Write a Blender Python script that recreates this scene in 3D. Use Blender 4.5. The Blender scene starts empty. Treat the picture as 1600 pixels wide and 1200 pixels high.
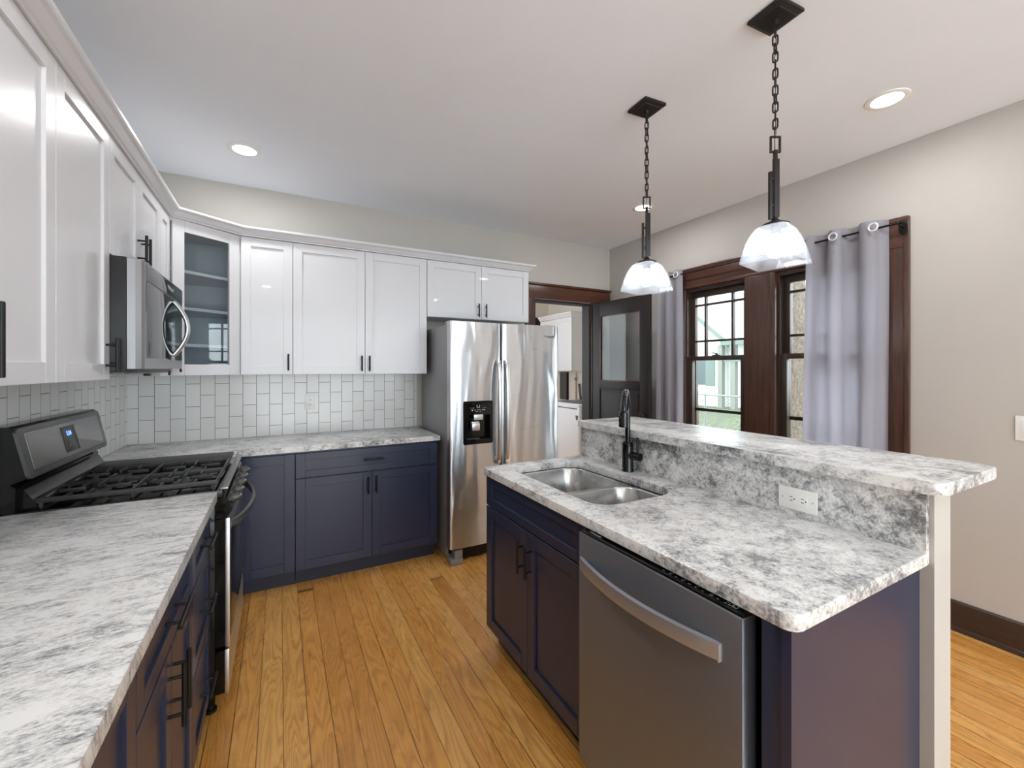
import bpy, bmesh, math, random
from mathutils import Matrix, Vector
random.seed(7)
S = bpy.context.scene
COL = S.collection
PI = math.pi

# ------------------------------------------------------------------ camera
CAM_H = 1.4125
cam = bpy.data.cameras.new('camera')
cam.sensor_width = 36.0
cam.lens = 36.0 * 667.6 / 1600.0
cam.shift_y = -23.9 / 1600.0
cam.clip_start = 0.02
cam.clip_end = 300
cam_o = bpy.data.objects.new('camera', cam)
COL.objects.link(cam_o)
cam_o.location = (0, 0, CAM_H)
cam_o.rotation_euler = (PI / 2, 0, -math.radians(28.524))
S.camera = cam_o

# ------------------------------------------------------------------ world, exposure
W = bpy.data.worlds.new('overcast_sky')
S.world = W
W.use_nodes = True
bg = W.node_tree.nodes['Background']
bg.inputs['Color'].default_value = (0.90, 0.96, 1.0, 1)
bg.inputs['Strength'].default_value = 4.3
S.view_settings.view_transform = 'Standard'
S.view_settings.look = 'None'
S.view_settings.gamma = 1
S.view_settings.exposure = 0.74
S.view_settings.use_curve_mapping = False
S.cycles.use_denoising = True
S.cycles.max_bounces = 10
S.cycles.diffuse_bounces = 6
S.cycles.glossy_bounces = 5
S.cycles.transparent_max_bounces = 16
S.cycles.sample_clamp_indirect = 6
S.cycles.caustics_reflective = False
S.cycles.caustics_refractive = False

DOWNLIGHT_W = 3.4       # each recessed lamp
BULB_EMIT = 40.0         # pendant bulbs

# room measures (camera stands at the origin)
XL, XR, YB, ZC = -0.882, 3.223, 3.655, 2.74
YF = -2.6
CT = 0.914               # counter height

# ------------------------------------------------------------------ materials
def srgb(r, g, b):
    f = lambda c: (c / 255 / 12.92) if c / 255 <= 0.04045 else ((c / 255 + 0.055) / 1.055) ** 2.4
    return (f(r), f(g), f(b), 1)

def newmat(name):
    m = bpy.data.materials.new(name)
    m.use_nodes = True
    nt = m.node_tree
    return m, nt, nt.nodes['Principled BSDF']

def nd(nt, kind, **kw):
    n = nt.nodes.new(kind)
    for k, v in kw.items():
        if k.startswith('i_'):
            key = k[2:]
            key = int(key) if key.isdigit() else key.replace('_', ' ')
            n.inputs[key].default_value = v
        else:
            setattr(n, k, v)
    return n

def ramp(nt, src, stops):
    r = nt.nodes.new('ShaderNodeValToRGB')
    cr = r.color_ramp
    while len(cr.elements) < len(stops):
        cr.elements.new(0.5)
    for e, (p, c) in zip(cr.elements, stops):
        e.position = p
        e.color = c if len(c) == 4 else (*c, 1)
    nt.links.new(src, r.inputs['Fac'])
    return r

def coords(nt, scale=(1, 1, 1), rot=(0, 0, 0), loc=(0, 0, 0), kind='Object'):
    tc = nt.nodes.new('ShaderNodeTexCoord')
    mp = nt.nodes.new('ShaderNodeMapping')
    mp.inputs['Scale'].default_value = scale
    mp.inputs['Rotation'].default_value = rot
    mp.inputs['Location'].default_value = loc
    nt.links.new(tc.outputs[kind], mp.inputs['Vector'])
    return mp.outputs['Vector']

def noise(nt, vec, scale, detail=4, rough=0.5, dist=0.0):
    n = nd(nt, 'ShaderNodeTexNoise', i_Scale=scale, i_Detail=detail, i_Roughness=rough, i_Distortion=dist)
    nt.links.new(vec, n.inputs['Vector'])
    return n.outputs['Fac']

def mixc(nt, fac, a, b, mode='MIX'):
    m = nt.nodes.new('ShaderNodeMix')
    m.data_type = 'RGBA'
    m.blend_type = mode
    for s, v in ((0, fac), (6, a), (7, b)):
        if hasattr(v, 'is_linked'):
            nt.links.new(v, m.inputs[s])
        else:
            m.inputs[s].default_value = v
    return m.outputs[2]

def mth(nt, op, a, b=0.0, c=0.0):
    m = nt.nodes.new('ShaderNodeMath')
    m.operation = op
    for s, v in ((0, a), (1, b), (2, c)):
        if hasattr(v, 'is_linked'):
            nt.links.new(v, m.inputs[s])
        else:
            m.inputs[s].default_value = v
    return m.outputs[0]

def bump(nt, bs, height, strength=0.2, dist=0.01):
    b = nd(nt, 'ShaderNodeBump', i_Strength=strength, i_Distance=dist)
    nt.links.new(height, b.inputs['Height'])
    nt.links.new(b.outputs['Normal'], bs.inputs['Normal'])

def plain(name, col, rough=0.5, metal=0.0, spec=0.5, coat=0.0, noise_amt=0.0, nscale=40, bump_s=0.0):
    m, nt, bs = newmat(name)
    bs.inputs['Base Color'].default_value = col
    bs.inputs['Roughness'].default_value = rough
    bs.inputs['Metallic'].default_value = metal
    bs.inputs['Specular IOR Level'].default_value = spec
    bs.inputs['Coat Weight'].default_value = coat
    v = coords(nt)
    n = noise(nt, v, nscale, 5, 0.55)
    if noise_amt:
        lo = tuple(c * (1 - noise_amt) for c in col[:3]) + (1,)
        hi = tuple(min(1, c * (1 + noise_amt)) for c in col[:3]) + (1,)
        r = ramp(nt, n, [(0.3, lo), (0.7, hi)])
        nt.links.new(r.outputs['Color'], bs.inputs['Base Color'])
    if bump_s:
        bump(nt, bs, n, bump_s, 0.002)
    return m

def emit(name, col, strength):
    m = bpy.data.materials.new(name)
    m.use_nodes = True
    nt = m.node_tree
    nt.nodes.clear()
    e = nd(nt, 'ShaderNodeEmission', i_Color=col, i_Strength=strength)
    o = nt.nodes.new('ShaderNodeOutputMaterial')
    nt.links.new(e.outputs[0], o.inputs[0])
    return m

def thin_glass(name, tint=(1, 1, 1, 1), gloss=1.0, ior=1.5, rough=0.0, fluted=False, haze=0.0):
    m = bpy.data.materials.new(name)
    m.use_nodes = True
    nt = m.node_tree
    nt.nodes.clear()
    tr = nd(nt, 'ShaderNodeBsdfTransparent', i_Color=tint)
    gl = nd(nt, 'ShaderNodeBsdfGlossy', i_Roughness=rough)
    fr = nd(nt, 'ShaderNodeFresnel', i_IOR=ior)
    ge = nt.nodes.new('ShaderNodeNewGeometry')      # same reflectance on entering and leaving the pane
    nt.links.new(mth(nt, 'MULTIPLY_ADD', ge.outputs['Backfacing'], 1.0 / ior - ior, ior), fr.inputs['IOR'])
    fac = mth(nt, 'MULTIPLY', fr.outputs[0], gloss)
    mx = nt.nodes.new('ShaderNodeMixShader')
    o = nt.nodes.new('ShaderNodeOutputMaterial')
    nt.links.new(fac, mx.inputs[0])
    nt.links.new(tr.outputs[0], mx.inputs[1])
    nt.links.new(gl.outputs[0], mx.inputs[2])
    last = mx.outputs[0]
    if haze:
        df = nd(nt, 'ShaderNodeBsdfTranslucent', i_Color=(0.95, 0.97, 1, 1))
        d2 = nd(nt, 'ShaderNodeBsdfDiffuse', i_Color=(0.95, 0.97, 1, 1))
        ad = nt.nodes.new('ShaderNodeMixShader')
        ad.inputs[0].default_value = 0.5
        nt.links.new(df.outputs[0], ad.inputs[1]); nt.links.new(d2.outputs[0], ad.inputs[2])
        m2 = nt.nodes.new('ShaderNodeMixShader')
        nt.links.new(last, m2.inputs[1]); nt.links.new(ad.outputs[0], m2.inputs[2])
        if fluted:
            v = coords(nt, (14, 14, 5))
            n = noise(nt, v, 6, 3, 0.6, 1.0)
            f = mth(nt, 'MULTIPLY', n, haze * 2)
            nt.links.new(f, m2.inputs[0])
        else:
            m2.inputs[0].default_value = haze
        last = m2.outputs[0]
    if fluted:
        v = coords(nt, (1, 1, 0.6))
        n = noise(nt, v, 55, 4, 0.6, 0.8)
        b = nd(nt, 'ShaderNodeBump', i_Strength=0.5, i_Distance=0.004)
        nt.links.new(n, b.inputs['Height'])
        nt.links.new(b.outputs[0], gl.inputs['Normal'])
        nt.links.new(b.outputs[0], fr.inputs['Normal'])
    nt.links.new(last, o.inputs[0])
    return m

def granite(name, scale=(1, 1, 1), rot=(0, 0, 0), dark=0.5, loc=(0, 0, 0)):
    m, nt, bs = newmat(name)
    v = coords(nt, scale, rot, loc)
    big = noise(nt, v, 3.2, 6, 0.62, 0.6)
    mid = noise(nt, v, 13, 8, 0.68, 0.5)
    fine = noise(nt, v, 48, 6, 0.75, 0.3)
    grain = noise(nt, v, 130, 2, 0.6)
    a = mth(nt, 'MULTIPLY', big, 0.30)
    b = mth(nt, 'MULTIPLY_ADD', mid, 0.38, a)
    c = mth(nt, 'MULTIPLY_ADD', fine, 0.32, b)
    d = mth(nt, 'MULTIPLY_ADD', grain, 0.16, c)
    s = 0.563 + (dark - 0.5) * 0.17
    r = ramp(nt, d, [(s - 0.10, srgb(96, 97, 100)), (s - 0.045, srgb(146, 147, 149)),
                     (s + 0.0, srgb(203, 203, 203)), (s + 0.06, srgb(234, 234, 233))])
    # dark crackle veins
    w = noise(nt, v, 9.0, 9, 0.72, 1.2)
    rd = mth(nt, 'ABSOLUTE', mth(nt, 'SUBTRACT', w, 0.5))
    gate = ramp(nt, noise(nt, v, 4.5, 3, 0.5), [(0.42, (0, 0, 0)), (0.62, (1, 1, 1))]).outputs['Color']
    vein = ramp(nt, rd, [(0.0, (1, 1, 1)), (0.028, (0, 0, 0))]).outputs['Color']
    vf = mth(nt, 'MULTIPLY', mth(nt, 'MULTIPLY', vein, gate), 0.62)
    col = mixc(nt, vf, r.outputs['Color'], srgb(96, 97, 101))
    sp = ramp(nt, noise(nt, v, 42, 2, 0.5), [(0.70, (0, 0, 0)), (0.76, (1, 1, 1))]).outputs['Color']
    col = mixc(nt, mth(nt, 'MULTIPLY', sp, 0.35), col, srgb(85, 84, 86))
    nt.links.new(col, bs.inputs['Base Color'])
    bs.inputs['Roughness'].default_value = 0.30
    bump(nt, bs, fine, 0.04, 0.002)
    return m

def steel(name, base=(0.62, 0.62, 0.63, 1), rough=0.24, axis='z', wavy=0.0, aniso=0.0):
    m, nt, bs = newmat(name)
    bs.inputs['Anisotropic'].default_value = aniso
    bs.inputs['Anisotropic Rotation'].default_value = 0.25
    bs.inputs['Metallic'].default_value = 1.0
    bs.inputs['Base Color'].default_value = base
    sc = {'z': (160, 160, 1.2), 'y': (160, 1.2, 160), 'x': (1.2, 160, 160)}[axis]
    v = coords(nt, sc)
    n = noise(nt, v, 3.0, 3, 0.6)
    rr = ramp(nt, n, [(0.3, (rough * 0.94,) * 3), (0.7, (rough * 1.08,) * 3)])
    nt.links.new(rr.outputs['Color'], bs.inputs['Roughness'])
    h = mth(nt, 'MULTIPLY', n, 0.003)
    if wavy:
        v2 = coords(nt, (4.2, 4.2, 0.9))
        n2 = noise(nt, v2, 1.0, 2.0, 0.45, 0.6)
        h = mth(nt, 'MULTIPLY_ADD', n2, wavy, h)
    bump(nt, bs, h, 0.35, 0.02)
    return m

def wood_dark(name, c0, c1, axis='z', rough=0.3):
    m, nt, bs = newmat(name)
    sc = {'z': (22, 22, 1.6), 'y': (22, 1.6, 22), 'x': (1.6, 22, 22)}[axis]
    v = coords(nt, sc)
    n = noise(nt, v, 2.0, 6, 0.6, 0.8)
    r = ramp(nt, n, [(0.3, c0), (0.7, c1)])
    nt.links.new(r.outputs['Color'], bs.inputs['Base Color'])
    bs.inputs['Roughness'].default_value = rough
    bump(nt, bs, n, 0.06, 0.002)
    return m

def floor_mat():
    m, nt, bs = newmat('oiled_pine_boards')
    tc = nt.nodes.new('ShaderNodeTexCoord')
    sep = nt.nodes.new('ShaderNodeSeparateXYZ')
    nt.links.new(tc.outputs['Object'], sep.inputs[0])
    BW = 0.0872
    xs = mth(nt, 'DIVIDE', mth(nt, 'ADD', sep.outputs['X'], 0.075 + BW * 60), BW)
    idx = mth(nt, 'FLOOR', xs)
    fx = mth(nt, 'FRACT', xs)
    wn = nd(nt, 'ShaderNodeTexWhiteNoise', noise_dimensions='1D')
    nt.links.new(idx, wn.inputs['W'])
    rnd = wn.outputs['Value']
    # end joints
    LEN = 7.0
    ys = mth(nt, 'DIVIDE', mth(nt, 'ADD', mth(nt, 'ADD', sep.outputs['Y'], 30.0), mth(nt, 'MULTIPLY', rnd, 17.0)), LEN)
    yi = mth(nt, 'FLOOR', ys)
    fy = mth(nt, 'FRACT', ys)
    wn2 = nd(nt, 'ShaderNodeTexWhiteNoise', noise_dimensions='2D')
    cb = nt.nodes.new('ShaderNodeCombineXYZ')
    nt.links.new(idx, cb.inputs[0]); nt.links.new(yi, cb.inputs[1])
    nt.links.new(cb.outputs[0], wn2.inputs['Vector'])
    r2 = wn2.outputs['Value']
    cv = nt.nodes.new('ShaderNodeCombineXYZ')
    nt.links.new(mth(nt, 'MULTIPLY_ADD', r2, 37.0, mth(nt, 'MULTIPLY', sep.outputs['X'], 11.0)), cv.inputs[0])
    nt.links.new(mth(nt, 'MULTIPLY_ADD', r2, 91.0, mth(nt, 'MULTIPLY', sep.outputs['Y'], 1.15)), cv.inputs[1])
    nt.links.new(mth(nt, 'MULTIPLY', r2, 13.0), cv.inputs[2])
    big = noise(nt, cv.outputs[0], 1.0, 2.0, 0.4, 0.35)
    rings = mth(nt, 'FRACT', mth(nt, 'MULTIPLY', big, 17.0))
    rg = ramp(nt, rings, [(0.0, (0.15,) * 3), (0.55, (0.95,) * 3), (0.86, (0.8,) * 3), (1.0, (0.1,) * 3)]).outputs['Color']
    v2 = coords(nt, (120, 4.0, 1))
    fine = noise(nt, v2, 1.5, 4, 0.6)
    base = ramp(nt, r2, [(0.0, srgb(220, 154, 74)), (0.5, srgb(236, 170, 86)), (1.0, srgb(244, 186, 104))]).outputs['Color']
    darker = mixc(nt, 0.66, base, srgb(146, 86, 36))
    amt = mth(nt, 'MULTIPLY_ADD', fine, 0.22, mth(nt, 'MULTIPLY', rg, 0.74))
    col = mixc(nt, amt, darker, base)
    # seams
    e1 = mth(nt, 'MINIMUM', fx, mth(nt, 'SUBTRACT', 1.0, fx))
    seam = ramp(nt, e1, [(0.009, (1, 1, 1)), (0.030, (0, 0, 0))]).outputs['Color']
    e2 = mth(nt, 'MINIMUM', fy, mth(nt, 'SUBTRACT', 1.0, fy))
    seam2 = ramp(nt, e2, [(0.0001, (1, 1, 1)), (0.0003, (0, 0, 0))]).outputs['Color']
    sm = mth(nt, 'MAXIMUM', seam, seam2)
    rs = mth(nt, 'MULTIPLY', sm, mth(nt, 'MULTIPLY_ADD', rnd, 0.4, 0.58))
    col = mixc(nt, rs, col, srgb(48, 28, 14))
    # old scuffs and stains
    st = ramp(nt, noise(nt, coords(nt), 1.7, 5, 0.6), [(0.56, (0, 0, 0)), (0.72, (1, 1, 1))]).outputs['Color']
    col = mixc(nt, mth(nt, 'MULTIPLY', st, 0.22), col, srgb(104, 62, 28))
    nt.links.new(col, bs.inputs['Base Color'])
    rr = ramp(nt, noise(nt, coords(nt, (3, 1, 1)), 5, 4, 0.6), [(0.35, (0.22,) * 3), (0.7, (0.40,) * 3)])
    nt.links.new(rr.outputs['Color'], bs.inputs['Roughness'])
    h = mth(nt, 'SUBTRACT', mth(nt, 'MULTIPLY', rg, 0.12), sm)
    bump(nt, bs, h, 0.15, 0.003)
    return m

def tile_mat(name, axis):
    """upright 3x6 tiles, each column shifted by half a tile"""
    m, nt, bs = newmat(name)
    tc = nt.nodes.new('ShaderNodeTexCoord')
    sep = nt.nodes.new('ShaderNodeSeparateXYZ')
    nt.links.new(tc.outputs['Object'], sep.inputs[0])
    cb = nt.nodes.new('ShaderNodeCombineXYZ')
    H, Wd = 0.158, 0.0835
    nt.links.new(mth(nt, 'SUBTRACT', sep.outputs['Z'], 1.07 - H * 20), cb.inputs[0])
    src = sep.outputs['X'] if axis == 'x' else sep.outputs['Y']
    off = (-0.735 - Wd * 20) if axis == 'x' else (1.33 - Wd * 40)
    nt.links.new(mth(nt, 'SUBTRACT', src, off), cb.inputs[1])
    br = nd(nt, 'ShaderNodeTexBrick', offset=0.5, offset_frequency=2, squash=1.0)
    br.inputs['Scale'].default_value = 1.0
    br.inputs['Brick Width'].default_value = H
    br.inputs['Row Height'].default_value = Wd
    br.inputs['Mortar Size'].default_value = 0.0017
    br.inputs['Mortar Smooth'].default_value = 0.1
    br.inputs['Color1'].default_value = srgb(228, 227, 226)
    br.inputs['Color2'].default_value = srgb(222, 221, 220)
    br.inputs['Mortar'].default_value = srgb(120, 118, 114)
    nt.links.new(cb.outputs[0], br.inputs['Vector'])
    nt.links.new(br.outputs['Color'], bs.inputs['Base Color'])
    rr = ramp(nt, br.outputs['Fac'], [(0.0, (0.16,) * 3), (1.0, (0.8,) * 3)])
    nt.links.new(rr.outputs['Color'], bs.inputs['Roughness'])
    wob = mth(nt, 'MULTIPLY', noise(nt, coords(nt), 9, 2, 0.5), 0.35)
    bump(nt, bs, mth(nt, 'SUBTRACT', wob, br.outputs['Fac']), 0.22, 0.004)
    return m

def siding_mat():
    m, nt, bs = newmat('white_painted_siding')
    v = coords(nt)
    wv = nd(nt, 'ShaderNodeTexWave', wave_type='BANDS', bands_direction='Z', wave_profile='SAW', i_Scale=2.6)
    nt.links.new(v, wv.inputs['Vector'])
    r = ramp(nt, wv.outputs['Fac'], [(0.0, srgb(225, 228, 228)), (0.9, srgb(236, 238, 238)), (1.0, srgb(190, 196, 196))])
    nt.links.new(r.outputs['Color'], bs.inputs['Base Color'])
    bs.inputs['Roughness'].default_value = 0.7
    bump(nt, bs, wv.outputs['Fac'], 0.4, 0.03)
    return m

def stucco_mat():
    m, nt, bs = newmat('rough_stucco')
    v = coords(nt)
    n = noise(nt, v, 24, 8, 0.65, 0.4)
    r = ramp(nt, n, [(0.32, srgb(80, 71, 62)), (0.68, srgb(138, 127, 114))])
    nt.links.new(r.outputs['Color'], bs.inputs['Base Color'])
    bs.inputs['Roughness'].default_value = 0.95
    bump(nt, bs, n, 1.0, 0.03)
    return m

def grass_mat():
    m, nt, bs = newmat('lawn')
    v = coords(nt)
    n = noise(nt, v, 1.3, 6, 0.7)
    n2 = noise(nt, v, 45, 4, 0.7)
    r = ramp(nt, mth(nt, 'MULTIPLY_ADD', n2, 0.5, mth(nt, 'MULTIPLY', n, 0.5)),
             [(0.35, srgb(54, 65, 40)), (0.55, srgb(76, 85, 56)), (0.68, srgb(112, 106, 82))])
    nt.links.new(r.outputs['Color'], bs.inputs['Base Color'])
    bs.inputs['Roughness'].default_value = 0.9
    bump(nt, bs, n2, 0.6, 0.05)
    return m

def curtain_mat():
    m, nt, bs = newmat('grey_satin_curtain')
    v = coords(nt, (300, 300, 300))
    n = noise(nt, v, 1, 2, 0.5)
    bs.inputs['Base Color'].default_value = srgb(192, 191, 199)
    bs.inputs['Roughness'].default_value = 0.42
    bs.inputs['Sheen Weight'].default_value = 0.3
    bs.inputs['Transmission Weight'].default_value = 0.0
    bump(nt, bs, n, 0.08, 0.001)
    # a little daylight through the cloth
    out = nt.nodes['Material Output']
    tl = nd(nt, 'ShaderNodeBsdfTranslucent', i_Color=srgb(198, 196, 214))
    mx = nt.nodes.new('ShaderNodeMixShader')
    mx.inputs[0].default_value = 0.22
    nt.links.new(bs.outputs[0], mx.inputs[1])
    nt.links.new(tl.outputs[0], mx.inputs[2])
    nt.links.new(mx.outputs[0], out.inputs[0])
    return m

M = dict(
    wall=plain('warm_greige_paint', srgb(189, 185, 180), 0.6, noise_amt=0.02, nscale=3, bump_s=0.03),
    laundry=plain('cream_paint', srgb(218, 211, 200), 0.7, noise_amt=0.02, nscale=3),
    ceil=plain('ceiling_white', srgb(238, 243, 251), 0.85, noise_amt=0.015, nscale=2),
    white=plain('white_cabinet_lacquer', srgb(219, 220, 225), 0.28, coat=0.15, noise_amt=0.008, nscale=6),
    inner=plain('cabinet_interior_white', srgb(222, 224, 226), 0.5),
    navy=plain('navy_cabinet_paint', srgb(39, 47, 72), 0.34, coat=0.1, noise_amt=0.05, nscale=8),
    navy_kick=plain('navy_toe_kick', srgb(38, 42, 58), 0.5),
    granite=granite('grey_granite', (1, 1, 1), (0, 0, 0.5), 0.45),
    granite_l=granite('grey_granite_streaked', (1.25, 3.0, 1.25), (0, 0, 0.35), 0.42, (3, 1, 0)),
    granite_d=granite('grey_granite_mottled', (1, 1, 1), (0.3, 0.2, 0), 0.60, (5, 2, 1)),
    steel=steel('brushed_steel', (0.60, 0.60, 0.61, 1), 0.30, 'y'),
    fridge=steel('fridge_steel', (0.60, 0.62, 0.65, 1), 0.29, 'x', wavy=4.2, aniso=0.9),
    fridge_side=plain('grey_painted_steel', srgb(142, 143, 145), 0.35, metal=0.3, noise_amt=0.03),
    dw=steel('dishwasher_steel', (0.33, 0.35, 0.39, 1), 0.42, 'z', wavy=0.4, aniso=0.85),
    handle_steel=steel('satin_steel', (0.66, 0.66, 0.67, 1), 0.36, 'z'),
    dw_handle=steel('dishwasher_handle_steel', (0.58, 0.62, 0.70, 1), 0.46, 'y'),
    sink=steel('sink_steel', (0.50, 0.50, 0.495, 1), 0.26, 'z'),
    mw_front=plain('dark_mirror_glass', srgb(74, 75, 78), 0.06, metal=0.75, spec=0.8),
    mw_steel=steel('microwave_steel', (0.38, 0.38, 0.39, 1), 0.36, 'y'),
    black=plain('black_metal', srgb(26, 26, 28), 0.38, metal=0.4),
    blackgloss=plain('black_enamel', srgb(11, 11, 12), 0.12, spec=0.35),
    darkgrey=plain('dark_grey_plastic', srgb(60, 60, 62), 0.4),
    iron=plain('cast_iron', srgb(58, 57, 57), 0.48, metal=0.3, noise_amt=0.15, nscale=90, bump_s=0.1),
    rangesteel=steel('black_stainless', (0.30, 0.295, 0.29, 1), 0.36, 'y'),
    midgrey=plain('smoke_grey_trim', srgb(88, 88, 88), 0.35, metal=0.4),
    bronze=plain('dark_bronze', srgb(44, 40, 40), 0.45, metal=0.5),
    faucet=plain('black_satin_faucet', srgb(24, 24, 27), 0.20, metal=0.75, coat=0.5),
    plate=plain('white_plastic', srgb(238, 238, 236), 0.35),
    slot=plain('socket_slots', srgb(30, 30, 30), 0.6),
    floor=floor_mat(),
    tile_b=tile_mat('white_upright_tile_back', 'x'),
    tile_l=tile_mat('white_upright_tile_side', 'y'),
    trimwood=wood_dark('dark_walnut_trim', srgb(56, 38, 32), srgb(88, 61, 51), 'z'),
    trimwood_h=wood_dark('dark_walnut_trim_level', srgb(58, 34, 26), srgb(92, 57, 44), 'y'),
    trimwood_x=wood_dark('dark_walnut_header', srgb(58, 32, 22), srgb(94, 55, 38), 'x'),
    doorwood=wood_dark('dark_door_wood', srgb(25, 19, 21), srgb(37, 28, 30), 'z', 0.55),
    basewood=wood_dark('dark_baseboard_wood', srgb(50, 37, 32), srgb(70, 52, 45), 'y'),
    sash=wood_dark('sash_wood', srgb(50, 40, 36), srgb(72, 58, 52), 'z'),
    curtain=curtain_mat(),
    hem=plain('curtain_ring_white', srgb(225, 225, 228), 0.3, metal=0.3),
    glass=thin_glass('window_glass', (0.96, 0.98, 0.98, 1), 0.8),
    cabglass=thin_glass('cabinet_glass', (0.84, 0.88, 0.90, 1), 1.2),
    doorglass=thin_glass('door_glass', (0.80, 0.81, 0.82, 1), 0.45),
    shade=thin_glass('fluted_shade_glass', (0.93, 0.95, 0.98, 1), 0.8, rough=0.08, fluted=True, haze=0.08),
    bulb=emit('lit_bulb', (0.94, 0.97, 1.0, 1), BULB_EMIT),
    lens=emit('lit_downlight_lens', (1.0, 0.985, 0.96, 1), 9.0),
    digits=emit('blue_clock_digits', (0.10, 0.22, 1.0, 1), 3.0),
    badge=plain('silver_lettering', srgb(196, 196, 198), 0.3, metal=0.6),
    badge_dark=plain('grey_lettering', srgb(110, 110, 112), 0.35, metal=0.4),
    mark=plain('pale_printed_marks', srgb(200, 200, 200), 0.5),
    washer=plain('washer_white_enamel', srgb(232, 234, 240), 0.25, coat=0.2),
    washer_dark=plain('washer_console', srgb(84, 90, 112), 0.3),
    pvc=plain('pale_pipe', srgb(214, 206, 192), 0.5),
    green=plain('green_trim_paint', srgb(98, 114, 108), 0.6),
    brownpost=plain('weathered_post', srgb(120, 124, 116), 0.8),
    shingle=plain('grey_shingles', srgb(188, 190, 192), 0.9, noise_amt=0.1, nscale=12),
    siding=siding_mat(), stucco=stucco_mat(), grass=grass_mat(), 
    galv=plain('galvanised_wire', srgb(138, 142, 140), 0.5, metal=0.5),
    leaf=plain('dull_leaves', srgb(112, 122, 92), 0.9, noise_amt=0.25, nscale=20),
    exterior=plain('window_exterior_shade', srgb(70, 84, 84), 0.4),
)

# ------------------------------------------------------------------ mesh helpers
def frame(o, u, w):
    """local (u across, w out of the face, z up) to the room"""
    u = Vector(u).normalized(); w = Vector(w).normalized()
    m = Matrix.Identity(4)
    for i in range(3):
        m[i][0] = u[i]; m[i][1] = w[i]; m[i][2] = (0, 0, 1)[i]; m[i][3] = o[i]
    return m

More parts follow.
